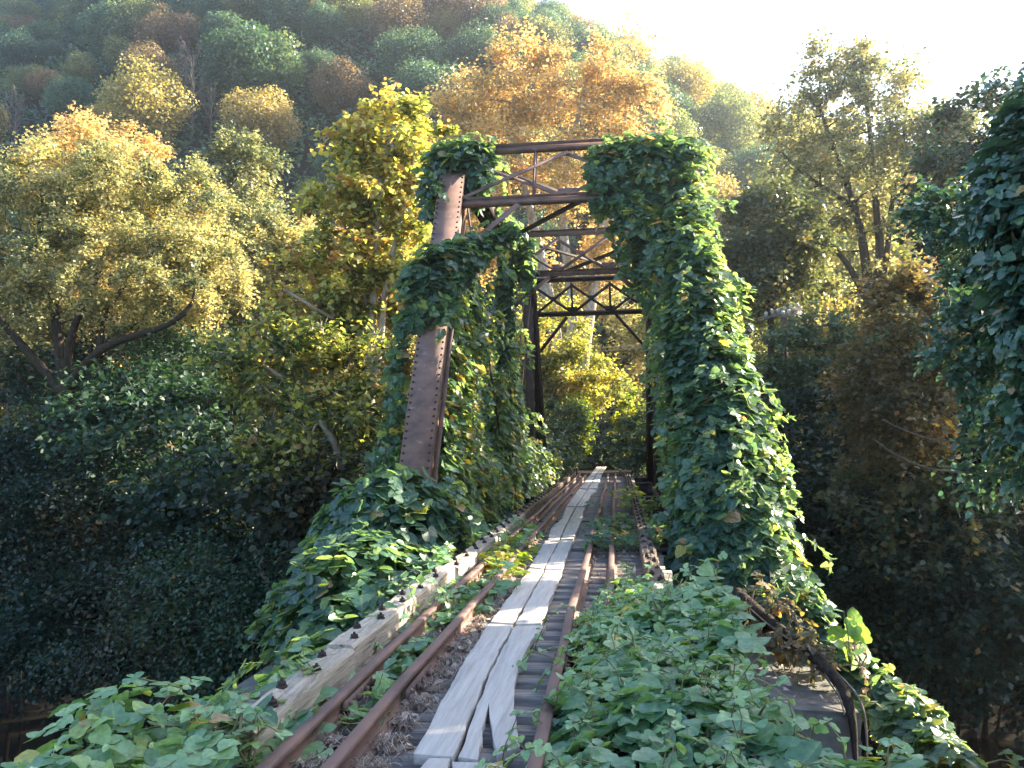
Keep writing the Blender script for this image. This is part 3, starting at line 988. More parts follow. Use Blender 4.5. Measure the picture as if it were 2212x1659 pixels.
# dry vine litter lying between the rails
def build_litter():
    rg = np.random.default_rng(21)
    mb = MB()
    n = 3400
    areas = [(-1.75, -1.66, 3.2, 9.5), (-1.55, -1.38, 3.2, 11.0), (-1.25, -1.12, 3.2, 10.5), (-1.27, -1.14, 3.2, 8.0), (-0.35, 0.25, 3.5, 15.0), (-1.55, -1.40, 3.2, 7.0)]
    for i in range(n):
        a = areas[rg.integers(len(areas))]
        x = a[0] + (a[1] - a[0]) * rg.random()
        y = a[2] + (a[3] - a[2]) * rg.random() ** 1.4
        y = 3.05 + round((y - 3.05) / 0.335) * 0.335 + rg.normal() * 0.05
        th = rg.random() * 6.28
        L = 0.03 + 0.09 * rg.random()
        bend = rg.normal() * 1.6
        z = 0.012 + 0.03 * rg.random()
        pts = []
        for s in np.linspace(0, 1, 4):
            pts.append((x, y, z + 0.05 * math.sin(s * 3.1) * rg.random()))
            x += math.cos(th) * L / 3
            y += math.sin(th) * L / 3
            th += bend / 3
        mb.tube(pts, 0.0012 + 0.0016 * rg.random(), 3, False)
    V = np.concatenate(mb.v)
    lc = np.repeat(rg.random(n), 9)[:len(mb.s)]
    o = put("dry_litter", np_mesh("dry_litter", V, mb.l, mb.s, lc), M_STRAW)
    tag(o, "dry tan vine stems and straw lying between the rails", "litter", None, "stuff")
    # dry leaf crumbs
    P = []
    for a in areas:
        m = 200
        yy = a[2] + (a[3] - a[2]) * rg.random(m) ** 1.4
        yy = 3.05 + np.round((yy - 3.05) / 0.335) * 0.335 + rg.normal(size=m) * 0.05
        P.append(np.c_[a[0] + (a[1] - a[0]) * rg.random(m), yy, 0.015 + 0.03 * rg.random(m)])
    P.append(np.c_[rg.uniform(0.7, 2.15, 160), rg.uniform(8.8, 10.6, 160), np.full(160, -1.02)])
    P = np.concatenate(P)
    m = len(P)
    o = put("dry_leaves", leaf_mesh("dry_leaves", P, rg.normal(size=(m, 3)) * (1, 1, .3), UP + rg.normal(size=(m, 3)) * .6, 0.03 + .05 * rg.random(m), rg.random(m), LEAF_MID), M_STRAW)
    tag(o, "brown curled dead leaves scattered on the ties and the pier top", "litter", None, "stuff")


build_litter()

# ------------------------------------------------------------------ kudzu on the bridge and deck
R = np.random.default_rng


def deck_patch(name, label, poly_px, n, h0, size, seed, mat=None, z=0.03, **kw):
    rg = R(seed)
    poly = [G(a, b, z)[:2] for a, b in poly_px]
    c = np.mean(poly, 0)
    rad = max(np.linalg.norm(np.array(poly) - c, axis=1).max(), 0.1)

    def hf(x, y):
        P = np.c_[x, y, np.zeros(len(x))]
        return z + h0 * np.clip(0.55 + 0.55 * lump(P, 4.0, seed), 0.08, 1.2) * np.clip(1.25 - np.hypot(x - c[0], y - c[1]) / rad, 0.25, 1)
    return kudzu(name, label, [s_carpet(rg, poly, n, hf)], size, seed, mat or M_KUDZU_NEAR, lumpa=0.0, runners=kw.pop("runners", max(4, n // 25)), depth=kw.pop("depth", 0.10), up=kw.pop("up", 0.8), **kw)


# right truss: end post mass, inner side, portal corner, hanging curtain
rg = R(101)
xr = SX[1]
parts = [
    s_capsule(rg, [(xr + 0.22, 11.9, -0.9), (xr + 0.12, 12.9, 1.3), (xr + 0.0, 14.5, 3.9), (xr - 0.12, 16.3, 6.6), (xr - 0.15, 16.9, 7.35)], [0.80, 0.66, 0.50, 0.42, 0.38], 6000),
    s_capsule(rg, [(xr + 0.0, 12.0, -0.9), (xr - 0.05, 12.8, 1.0), (xr - 0.02, 14.6, 3.9), (xr - 0.1, 16.6, 6.8)], [0.80, 0.62, 0.52, 0.45], 3000),
    s_ell(rg, (xr + 0.08, 16.5, 6.9), (0.32, 0.4, 0.55), 420),
    s_ell(rg, (xr - 0.15, 16.9, 7.20), (0.42, 0.6, 0.42), 450),
    s_capsule(rg, [(xr - 0.1, 16.55, 6.95), (xr - 0.9, 16.5, 7.0), (xr - 1.80, 16.45, 6.85)], [0.55, 0.55, 0.34], 1350),
    s_sheet(rg, (xr - 1.75, 16.15, 6.1), (xr - 0.1, 15.8, 5.2), (xr - 0.1, 16.2, 6.8), (xr - 1.8, 16.25, 6.8), 800, 0.18),
    s_capsule(rg, [(xr - 1.35, 16.0, 6.15), (xr - 0.75, 15.6, 5.5), (xr - 0.1, 15.1, 4.8)], [0.22, 0.30, 0.3], 420),
    s_sheet(rg, (xr - 1.15, 16.3, 4.6), (xr - 0.1, 15.3, 3.4), (xr - 0.1, 15.9, 5.4), (xr - 1.3, 16.3, 6.0), 330, 0.14),
]
kudzu("kudzu_vine", "huge vine curtain burying the right end post and portal corner, sunlit along its right edge", parts, (0.10, 0.20), 101,
      lumpf=2.2, lumpa=0.17, depth=0.4, stems=160, tri=True)
rg = R(102)
parts = [s_sheet(rg, (xr - 0.15, 13.0, -0.4), (xr - 0.15, 18.3, -0.4), (xr - 0.15, 24.5, 5.6), (xr - 0.15, 15.8, 6.8), 2000, 0.22),
         s_sheet(rg, (xr - 0.15, 16.8, 5.8), (xr - 0.15, 24.0, 5.8), (xr - 0.15, 25.0, 7.4), (xr - 0.15, 16.8, 7.4), 900, 0.25)]
kudzu("kudzu_vine", "vine hung along the inside of the right truss, reaching back to the far post", parts, (0.11, 0.20), 102, lumpf=2.6, lumpa=0.15, depth=0.25, stems=60)

# left truss
xl = SX[0]
rg = R(111)
parts = [s_ell(rg, (xl + 0.10, 16.8, 7.20), (0.62, 0.5, 0.40), 700), s_capsule(rg, [(xl - 0.42, 16.3, 6.9), (xl - 0.42, 15.9, 5.9)], [0.18, 0.06], 90),
         s_capsule(rg, [(xl + 0.45, 16.6, 7.0), (xl + 0.48, 16.4, 6.2)], [0.24, 0.10], 120)]
kudzu("kudzu_vine", "rounded vine cap on top of the left end post, beside the portal strut", parts, (0.10, 0.18), 111, lumpa=0.08, depth=0.25, stems=24, runners=12)
rg = R(112)
p_m = np.array((xl, 14.85, 4.05))
parts = [s_capsule(rg, [p_m + (-0.50, -0.25, 0.1), p_m + (0.05, -0.35, 0.55), p_m + (0.75, 0.55, 1.15), p_m + (1.25, 1.0, 1.5)], [0.26, 0.32, 0.26, 0.12], 800),
         s_capsule(rg, [p_m + (-0.55, -0.25, 0.1), p_m + (-0.62, -0.6, -1.1), p_m + (-0.6, -1.1, -2.4), p_m + (-0.55, -1.6, -3.6)], [0.20, 0.08, 0.06, 0.08], 130),
         s_sheet(rg, p_m + (-0.4, -0.62, -0.55), p_m + (0.35, -0.6, -0.30), p_m + (0.5, -0.15, 0.6), p_m + (-0.4, -0.2, 0.6), 200, 0.10)]
kudzu("kudzu_vine", "shaggy vine belt wrapped round the middle of the bare left end post", parts, (0.11, 0.20), 112, lumpa=0.09, depth=0.25, stems=30, runners=16)
rg = R(113)
parts = [s_sheet(rg, (xl + 0.1, 12.9, -0.6), (xl + 0.1, 19.8, -0.6), (xl + 0.1, 17.6, 5.0), (xl + 0.1, 15.7, 5.4), 1700, 0.22),
         s_sheet(rg, (xl + 0.1, 13.4, 0.2), (xl + 0.1, 17.6, -0.4), (xl + 0.1, 17.4, 3.0), (xl + 0.1, 15.0, 3.4), 900, 0.28),
         s_sheet(rg, (xl + 0.35, 14.0, -0.5), (xl + 0.35, 19.5, -0.5), (xl + 0.3, 18.5, 1.2), (xl + 0.3, 14.6, 1.6), 600, 0.2)]
kudzu("kudzu_vine", "backlit yellow green vine curtain filling the left truss behind the bare end post", parts, (0.11, 0.21), 113, lumpa=0.18, depth=0.3, stems=70, hue=0.16)
rg = R(114)
parts = [s_capsule(rg, [(xl + 0.12, 23.6, -0.5), (xl + 0.1, 23.7, 3.0), (xl + 0.1, 23.6, 6.2), (xl + 0.15, 23.2, 7.3)], [0.36, 0.28, 0.30, 0.34], 1200),
         s_capsule(rg, [(xl + 0.1, 20.8, 7.4), (xl + 0.4, 23.3, 7.35), (xl + 0.9, 24.2, 7.2)], [0.2, 0.28, 0.14], 260),
         s_capsule(rg, [(xl + 0.65, 23.7, 7.1), (xl + 0.75, 23.7, 5.9)], [0.24, 0.08], 120)]
kudzu("kudzu_vine", "dark column of vine climbing the second left post inside the bridge", parts, (0.12, 0.21), 114, lumpa=0.09, depth=0.25, stems=30, runners=14)
rg = R(115)
parts = [s_sheet(rg, (xl + 0.25, 19.8, -0.6), (xl + 0.25, 26.5, -0.6), (xl + 0.2, 25.0, 2.4), (xl + 0.2, 21.0, 4.2), 1500, 0.3),
         s_sheet(rg, (xl + 0.3, 25.0, -0.6), (xl + 0.3, 34.5, -0.8), (xl + 0.3, 33.5, 1.0), (xl + 0.3, 26.0, 1.6), 900, 0.35)]
kudzu("kudzu_vine", "tangle of vines and ivy along the left truss towards the far end", parts, (0.12, 0.22), 115, lumpa=0.2, depth=0.3, stems=40, hue=0.10)
# mound at the foot of the left end post
rg = R(116)
parts = [s_ell(rg, (-3.15, 11.6, -0.1), (0.95, 1.1, 1.36), 1500, -0.5), s_ell(rg, (-3.05, 10.3, -0.9), (0.90, 1.5, 1.25), 1400, -0.5), s_ell(rg, (-2.75, 12.4, -0.3), (0.65, 1.1, 1.1), 650, -0.4),
         s_ell(rg, (-2.85, 8.5, -1.65), (0.62, 1.6, 1.15), 1000, -0.4)]
kudzu("kudzu_vine", "big leafy vine mound heaped at the foot of the bare left end post", parts, (0.12, 0.22), 116, lumpf=2.2, lumpa=0.22, depth=0.35, stems=70, mat=M_KUDZU, runners=50, keep=lambda P: P[:, 0] < -2.22)
rg = R(117)
parts = [s_ell(rg, (-3.1, 4.3, -0.75), (0.6, 0.7, 0.4), 300, -0.3), s_ell(rg, (-2.75, 6.1, -0.9), (0.5, 1.6, 0.75), 520, -0.3), s_ell(rg, (-2.85, 4.7, -0.50), (0.40, 0.8, 0.5), 330, -0.3), s_ell(rg, (-2.75, 3.7, -0.42), (0.48, 0.7, 0.45), 420, -0.3)]
kudzu("kudzu_vine", "large bright leaves spilling over the near end of the left guard timber", parts, (0.06, 0.145), 117, lumpf=3, lumpa=0.14, depth=0.3, stems=30, mat=M_KUDZU_NEAR, hue=0.05, runners=26, keep=lambda P: P[:, 0] < -2.16)
deck_patch("kudzu_vine", "leafy runners and dry stems smothering the near end of the left guard timber", [(500, 1540), (575, 1535), (545, 1600), (470, 1659), (330, 1690), (400, 1600)], 46, 0.10, (0.06, 0.13), 140, z=0.2, stems=70, stem_mat=M_STEM)
# right-hand ground patch, heaped over the right rails
rg = R(118)
poly = [(-0.42, 3.0), (-0.36, 4.2), (-0.30, 5.2), (-0.34, 6.4), (-0.20, 7.6), (-0.05, 9.0), (0.22, 9.3), (0.30, 8.4), (0.42, 7.6), (0.74, 7.1), (0.80, 6.2), (0.70, 5.2), (0.60, 4.3), (0.74, 3.9), (1.05, 3.4), (1.15, 2.6), (0.2, 2.6)]


def hf_right(x, y):
    P = np.c_[x, y, np.zeros(len(np.atleast_1d(x)))]
    edge = np.clip((x + 0.45) / 0.5, 0.12, 1) * np.clip((9.4 - y) / 2.2, 0.15, 1)
    return 0.04 + edge * (0.20 + 0.13 * lump(P, 3.4, 8)) + 0.10 * np.exp(-((x - 1.0) / 0.5) ** 2) * np.clip((8.8 - y) / 1.5, 0, 1) - 0.55 * np.clip(x - 1.25, 0, 2) * np.clip((y - 4) / 3, 0.3, 1)


kudzu("kudzu_vine", "broad carpet of pale green kudzu leaves heaped over the right rails in front", [s_carpet(rg, poly, 3700, hf_right)], (0.045, 0.145), 118, M_KUDZU_NEAR,
      lumpa=0.0, depth=0.16, up=0.85, stems=110, spread=0.2, hue=0.05)
# small clumps on the deck
deck_patch("kudzu_vine", "small sunlit yellow clump of leaves beside the walkway planks", [(1040, 1215), (1075, 1180), (1110, 1185), (1140, 1215), (1120, 1250), (1070, 1262)], 150, 0.24, (0.07, 0.13), 131, M_KUDZU_YEL, stems=14)  # sunlight on this clump is put into its yellow leaf colour
deck_patch("kudzu_vine", "low green clump across the left rails just behind the yellow clump", [(1010, 1175), (1080, 1130), (1160, 1140), (1170, 1160), (1120, 1190), (1050, 1190)], 220, 0.20, (0.07, 0.15), 132, stems=10)
deck_patch("kudzu_vine", "green creeper trailing between the left rails in front of the yellow clump", [(985, 1260), (1050, 1255), (1080, 1285), (1040, 1320), (990, 1350), (940, 1370), (905, 1400), (900, 1360), (940, 1310)], 230, 0.12, (0.07, 0.14), 133, stems=14)
deck_patch("kudzu_vine", "straggling creeper leaves between the left rails at the near end", [(930, 1370), (900, 1440), (800, 1560), (770, 1600), (800, 1520), (880, 1390)], 42, 0.10, (0.08, 0.14), 134, stems=10)
deck_patch("kudzu_vine", "creeper sprawled over the left running rail and timber end in the near corner", [(560, 1560), (640, 1470), (720, 1480), (700, 1560), (640, 1650), (480, 1700), (400, 1700)], 60, 0.16, (0.09, 0.18), 135, stems=22)
deck_patch("kudzu_vine", "leafy creeper mat crossing the right rails before the vine curtain", [(1265, 1170), (1290, 1125), (1400, 1110), (1440, 1150), (1440, 1185), (1330, 1195), (1270, 1200)], 240, 0.22, (0.08, 0.15), 136, M_KUDZU, stems=12)
deck_patch("kudzu_vine", "patch of yellowing leaves on the right guard timber inside the bridge", [(1335, 1105), (1345, 1070), (1378, 1062), (1400, 1095), (1395, 1115)], 90, 0.25, (0.08, 0.15), 137, M_KUDZU_YEL, stems=8)
deck_patch("kudzu_vine", "sprig of leaves poking over the left guard timber beside the mound", [(905, 1290), (940, 1225), (965, 1215), (950, 1280), (925, 1310)], 26, 0.22, (0.10, 0.16), 138, stems=6)
deck_patch("kudzu_vine", "thin creeper between the left guard timber and rail", [(700, 1480), (800, 1370), (900, 1270), (930, 1270), (860, 1360), (760, 1480)], 44, 0.08, (0.07, 0.13), 139, stems=10)
# vine mass right of the pier, falling to the bank
rg = R(121)
parts = [s_capsule(rg, [W(1715, 1290, 11.3), W(1775, 1390, 10.8), W(1850, 1470, 10.4), W(1925, 1530, 10.0), W(1985, 1600, 9.5), W(2050, 1700, 8.9)], [0.26, 0.13, 0.22, 0.36, 0.46, 0.55], 1250)]
kudzu("kudzu_vine", "dark vine slope falling from the pier down the right bank to the corner", parts, (0.09, 0.16), 121, lumpa=0.10, depth=0.25, stems=50, hue=0.02, runners=20)
rg = R(122)
q0 = W(1836, 1440, 10.2)
tips = [W(1822, 1318, 10.2), W(1850, 1350, 10.2), W(1815, 1365, 10.2), W(1862, 1385, 10.2), W(1838, 1400, 10.2), W(1845, 1330, 10.2)]
pl = empty("leafy_sprig", q0, "pale sunlit leaf sprig standing alone against the dark bank", "plant")
P = np.array([q0 * 0.35 + t * 0.65 for t in tips] * 2) + rg.normal(size=(12, 3)) * 0.05
T = np.array([t - q0 for t in tips] * 2) + rg.normal(size=(12, 3)) * 0.25
put("leaves", leaf_mesh("leaves", P, T, rg.normal(size=(12, 3)) + (1.2, -0.3, 0.4), 0.19 + 0.07 * rg.random(12), 0.8 + 0.14 * rg.random(12), LEAF_BIG, True), M_KUDZU_NEAR, pl)
mb = MB()
for t in tips:
    mb.tube([q0, q0 * 0.5 + t * 0.5 + (0.02, 0, 0), t], [0.01, 0.007, 0.004], 4)
mb.build("stem", M_STEM, pl)

# the thick woody vine lying over the pier
vt = empty("woody_vine", W(1840, 1640, 9.0), "thick dark woody vine sagging over the stone pier to the right", "vine")
mb = MB()
path = [W(1580, 1270, 11.2), W(1650, 1332, 10.5), W(1715, 1385, 9.9), W(1775, 1432, 9.35), W(1818, 1480, 8.9), W(1838, 1530, 8.58), W(1846, 1600, 8.5), W(1850, 1690, 8.4)]
rg = R(141)
pp = np.array(path)
for k in range(4):
    pp = np.concatenate([[pp[0]]] + [[a * 0.75 + b * 0.25, a * 0.25 + b * 0.75] for a, b in zip(pp[:-1], pp[1:])] + [[pp[-1]]]) if k < 2 else pp
mb.tube(pp, np.concatenate((np.linspace(0.075, 0.055, len(pp) - 12), np.linspace(0.052, 0.010, 12))), 9)
mb.build("trunk", M_BARK, vt, True)
mb = MB()
for k in range(5):
    off = rg.normal(size=3) * 0.06
    a = rg.integers(0, len(pp) // 2)
    q = pp[a:a + rg.integers(8, 20)] + off + np.cumsum(rg.normal(size=(1, 3)) * 0.02, 0)
    q = q + np.sin(np.arange(len(q)) * 0.35 + k)[:, None] * 0.02
    if len(q) > 3:
        mb.tube(q, 0.006 + 0.008 * rg.random(), 5, False)
mb.build("stem", M_DRYSTEM, vt)
rg = R(142)
parts = [s_capsule(rg, [W(1620, 1290, 10.7), W(1720, 1380, 10.0), W(1800, 1450, 9.3)], [0.3, 0.22, 0.2], 150)]
kudzu("dead_vine", "withered brown leaves and stems hanging under the vine curtain by the pier", parts, (0.06, 0.12), 142, M_RUST, stems=60, stem_mat=M_DRYSTEM, lumpa=0.1)

# ------------------------------------------------------------------ trees
def tree(name, label, cat, trunks, crowns, leaves, size, mat, bark, seed, group=None, rc=0.6, tpl=LEAF_FAR, flat=0.7, hue=0.0, hspread=0.2, clumps=60, twig=0.012, parent_r=0.7, droop=0.35, shell=0.45, twigs=3, outward=0.5, sprays=9):
    """a tree: trunk polylines [(points, r0, r1)], crowns [(centre, radii, weight)]; limbs grow from the trunk to every leaf clump"""
    rg = R(seed)
    w = np.array([c[2] for c in crowns], float)
    C, CW = [], []
    for (c, r, wt) in crowns:
        k = max(2, int(round(clumps * wt / w.sum())))
        q = rows(rg.normal(size=(k, 3))) * (shell + (1 - shell) * rg.random((k, 1)) ** 0.6)
        C.append(np.asarray(c) + q * np.asarray(r))
        CW.append(rows(q))
    C, CW = np.concatenate(C), np.concatenate(CW)
    nodes, rads = [], []
    mb = MB()
    for (pts, r0, r1) in trunks:
        pts = np.array(pts, float)
        for _ in range(2):
            pts = np.concatenate([[pts[0]]] + [[a * 0.75 + b * 0.25, a * 0.25 + b * 0.75] for a, b in zip(pts[:-1], pts[1:])] + [[pts[-1]]])
        rr = np.linspace(r0, r1, len(pts))
        rr[0] *= 1.25
        mb.tube(pts, rr, 8)
        L = max(2, int(np.linalg.norm(pts[-1] - pts[0]) / 0.5))
        ii = np.linspace(len(pts) * 0.2, len(pts) - 1, L + 2)
        for i in ii:
            f = int(min(i, len(pts) - 2))
            nodes.append(pts[f] + (pts[f + 1] - pts[f]) * (i - f))
            rads.append(rr[f])
    if C is not None and len(nodes):
        base = np.array(nodes)
        dist = np.array([np.min(np.linalg.norm(base - c, axis=1)) for c in C])
        for i in np.argsort(dist):
            c = C[i]
            nd = np.array(nodes)
            dv = c - nd
            dl = np.linalg.norm(dv, axis=1)
            pen = dl * (1.0 + 0.8 * np.clip(0.25 - dv[:, 2] / np.maximum(dl, 1e-6), 0, 1.3))
            j = int(np.argmin(pen))
            a = nd[j]
            L = dl[j]
            r0 = min(rads[j] * parent_r, 0.02 * L + twig * 2)
            mid = (a + c) / 2 + rg.normal(size=3) * L * 0.10 + UP * L * 0.06
            t = np.linspace(0, 1, 6)[:, None]
            pts = (1 - t) ** 2 * a + 2 * t * (1 - t) * mid + t * t * c
            pts[1:-1] += rg.normal(size=(4, 3)) * L * 0.02
            rr = np.linspace(r0, twig, 6)
            mb.tube(pts, rr, 5, False)
            for k in (2, 3, 4, 5):
                nodes.append(pts[k])
                rads.append(rr[k])
            for k in range(twigs):
                e = c + rows(rg.normal(size=(1, 3)) + CW[i] * 0.8)[0] * rc * 1.1
                s = pts[rg.integers(3, 6)]
                mb.tube([s, (s + e) / 2 + rg.normal(size=3) * rc * 0.1, e], [twig * 0.9, twig * 0.6, twig * 0.3], 3, False)
    root = empty(name, np.asarray(trunks[0][0][0]) if trunks else C.mean(0), label, cat, group)
    if mb.v:
        mb.build("trunk", bark, root, True)
    n = int(leaves)
    K = sprays                                     # leafy shoots per clump
    rcs = rc * (0.7 + 0.6 * rg.random((len(C), 1)))
    D = rows((CW[:, None, :] * 0.55 + UP * 0.22 + rg.normal(size=(len(C), K, 3)) * np.array((0.8, 0.8, 0.6 * flat / 0.7))).reshape(-1, 3)).reshape(len(C), K, 3)
    LL = rcs * (0.7 + 1.0 * rg.random((len(C), K)))
    ci = rg.integers(len(C), size=n)
    ki = rg.integers(K, size=n)
    t = rg.random((n, 1)) ** 0.7
    d = D[ci, ki]
    ll = LL[ci, ki][:, None]
    P = C[ci] + d * ll * t - UP * (droop * 0.45 * ll * t * t) + rg.normal(size=(n, 3)) * (rcs[ci] * 0.17)
    N = rows(d * outward * 0.6 + UP * 0.7 + rg.normal(size=(n, 3)) * 0.5)
    T = rows(rg.normal(size=(n, 3)) * np.array((1, 1, 0.4)) + d * 0.7 - UP * droop)
    chue = rg.normal(size=len(C)) * 0.13
    lc = np.clip(0.45 + hue + chue[ci] + rg.normal(size=n) * hspread, 0, 1)
    put("crown", leaf_mesh("crown", P, T, N, size[0] + (size[1] - size[0]) * rg.random(n), lc, tpl), mat, root)
    return root


def E(px, py, d, rx, ry, wt=1.0, rd=None):
    """crown ellipsoid: centre at a photo point at distance d, radii in photo px, depth radius in metres"""
    k = d / FPX
    return (W(px, py, d), (rx * k, (rd if rd else 0.8 * rx * k), ry * k), wt)


BANK_L = "trees along the far bank left of the bridge"
BANK_R = "trees along the bank right of the bridge"


def gz(p):
    return np.array((p[0], p[1], float(terrain(p[0], p[1])) - 0.2))


def base(px, d):
    p = W(px, 1000, d)
    if 8.0 < p[1] < 23.9:                        # nothing grows in the creek: rooted on the far bank, leaning out
        p = np.array((p[0], 23.9, p[2]))
    return gz(p)


# T1 the dark multi-stemmed tree on the left bank
D = 25.0
f0 = W(140, 850, D)
tree("multi_stem_tree", "spreading tree with several dark curved stems and golden olive crown, left bank", "tree",
     [([base(150, D), W(150, 1000, D), f0], 0.34, 0.26),
      ([f0, W(60, 760, D), W(0, 690, D), W(-60, 610, D)], 0.17, 0.08),
      ([f0, W(125, 720, D), W(110, 620, D + .3), W(85, 520, D + .5), W(90, 430, D + .6)], 0.20, 0.06),
      ([f0, W(150, 730, D - .3), W(180, 660, D - .5), W(215, 590, D), W(230, 500, D)], 0.15, 0.05),
      ([f0, W(180, 790, D - .5), W(230, 745, D - .8), W(300, 722, D - 1), W(350, 708, D - 1), W(385, 690, D - 1), W(415, 655, D - 1)], 0.16, 0.06),
      ([W(215, 755, D - .7), W(222, 690, D - .7), W(260, 630, D - .5), W(300, 560, D)], 0.10, 0.04),
      ([W(165, 905, D), W(200, 900, D - .4), W(245, 903, D - .8)], 0.09, 0.05)],
     [E(60, 480, D + 1, 230, 170, 1.1), E(310, 470, D + 1, 210, 150, 1.2), E(200, 600, D, 270, 120, 1.1), E(420, 590, D, 120, 110, .5), E(180, 400, D + 1.5, 190, 80, .7), E(-120, 620, D, 130, 200, .6)],
     110000, (0.07, 0.14), M_OLIVE, M_BARK, 201, rc=0.62, clumps=230, flat=0.85, hue=0.12, twigs=3, group=BANK_L)
# T2 pale vine-hung tree behind it
D = 38.0
tree("vine_hung_tree", "pale yellow green columnar tree hung with vines behind the left bank trees", "tree", [([base(545, D), W(545, 700, D), W(540, 350, D)], 0.3, 0.08)],
     [E(520, 350, D, 60, 50, .8), E(560, 400, D, 65, 80, 1), E(540, 520, D, 70, 120, 1.2), E(570, 640, D, 80, 90, .8)], 16000, (0.12, 0.2), M_OLIVE, M_GREYBARK, 202, rc=0.7, clumps=50, group=BANK_L, hue=-.1)
# T3 plane tree with pale stems
D = 21.0
tree("plane_tree", "tall plane tree with pale twin stems and sunlit yellow crown left of the end post", "tree",
     [([base(800, D), W(803, 950, D), W(795, 780, D), W(810, 600, D), W(815, 420, D), W(850, 270, D)], 0.17, 0.04),
      ([base(815, D), W(780, 960, D), W(822, 760, D), W(830, 620, D), W(880, 420, D), W(900, 300, D)], 0.13, 0.03),
      ([W(800, 742, D), W(740, 700, D - .3), W(680, 665, D - .6), W(612, 625, D - 1)], 0.065, 0.03),
      ([W(800, 700, D), W(770, 560, D), W(730, 450, D), W(700, 400, D)], 0.06, 0.02)],
     [E(850, 300, D, 85, 70, .8), E(910, 300, D + .5, 55, 60, .4), E(770, 300, D, 45, 70, .4), E(830, 420, D, 90, 90, 1), E(730, 470, D, 70, 90, .7), E(760, 580, D, 110, 100, 1.1), E(670, 640, D - .5, 110, 90, .9), E(820, 650, D + .5, 60, 130, .7), E(880, 520, D + .6, 60, 120, .6)],
     17000, (0.11, 0.20), M_PLANE, M_PALEBARK, 203, rc=0.48, clumps=95, tpl=LEAF_MID, hue=0.16, group=BANK_L, hspread=.24)
# T3b low limbs with dull brown green leaves
D = 19.0
tree("leaning_tree", "leaning tree with pale bare limbs and dull mottled leaves below the plane tree", "tree",
     [([base(760, D), W(742, 985, D), W(690, 905, D), W(645, 850, D), W(590, 800, D), W(530, 770, D)], 0.10, 0.035), ([W(690, 905, D), W(660, 960, D - .4), W(640, 1020, D - .6)], 0.03, 0.015)],
     [E(560, 780, D, 110, 90, 1), E(680, 800, D, 130, 90, 1.1), E(640, 930, D - .5, 150, 90, 1.1), E(790, 860, D + .8, 70, 120, .8), E(700, 1030, D, 120, 70, .7)],
     11500, (0.10, 0.18), M_PLANE, M_PALEBARK, 204, rc=0.5, clumps=75, tpl=LEAF_MID, hue=-0.10, hspread=.28, group=BANK_L, twigs=5, twig=.014)
for k, (lab, px, py, d, rx, ry, nl, mat) in enumerate([("olive gold tree between the spreading tree and the plane tree", 540, 600, 31, 150, 150, 26000, M_OLIVE), ("small golden tree behind the long curved limb", 400, 700, 33, 150, 110, 20000, M_OLIVE),
        ("golden tree at the left edge behind the spreading tree", 20, 720, 34, 150, 150, 22000, M_OLIVE), ("yellow crowned tree peeping over the spreading tree", 200, 330, 36, 150, 70, 16000, M_GOLD), ("amber tree behind the plane tree's pale stems", 720, 620, 33, 130, 150, 18000, M_GOLD),
        ("russet golden tree behind the spreading tree's upright stems", 230, 700, 37, 160, 130, 20000, M_GOLD), ("olive tree filling in behind the end post's vine belt", 900, 600, 36, 90, 180, 15000, M_OLIVE)]):
    tree("bank_tree", lab, "tree", [([base(px, d), W(px, py + ry, d), W(px - 5, py - ry * .5, d)], 0.18, 0.04), ([W(px, py + ry, d), W(px + rx * .5, py, d)], 0.10, 0.03)],
         [E(px, py, d, rx, ry, 1.2), E(px - rx * .45, py + ry * .3, d, rx * .6, ry * .6, .6), E(px + rx * .4, py - ry * .2, d, rx * .6, ry * .7, .6)], nl, (0.10, 0.19), mat, M_GREYBARK, 240 + k, rc=0.6, clumps=90, hue=.08, group=BANK_L, flat=.85)
# shrubs in deep shade on the left bank
SHADE = [("dense dark shrub in deep shade below the multi-stemmed tree", 90, 1000, 22, 190, 150, 9000), ("dark drooping shrub spreading right of the multi-stemmed trunk", 330, 960, 22.5, 170, 140, 9000),
         ("dark layered shrub low at the left edge over the water", 60, 1240, 21, 180, 150, 9000), ("dark drooping shrub in the middle of the shaded left bank", 290, 1200, 20.5, 170, 150, 9500),
         ("shaded teal shrub between the dark bank and the vine mound", 500, 1130, 20, 150, 130, 8000), ("low shaded shrub at the water's edge beside the vine mound", 520, 1320, 17.5, 170, 120, 8500),
         ("low dark shrub trailing over the bank soil at left", 230, 1370, 19.5, 180, 80, 6000), ("shaded shrub behind the vine mound by the left truss", 700, 1130, 18.5, 110, 120, 5500),
         ("dark shrub at the left edge between the curved stems and the water", -10, 1080, 23, 150, 170, 8000), ("dark shrub filling the bank under the long curved limb", 420, 860, 26, 170, 120, 9000),
         ("dark undergrowth bush behind the trunk of the multi-stemmed tree", 150, 880, 28, 200, 130, 9000), ("low shaded bush on the bank soil left of the mound", 390, 1340, 18.5, 150, 100, 7500), ("low shaded bush near the left edge on the bank soil", 80, 1400, 20.5, 150, 70, 5000)]
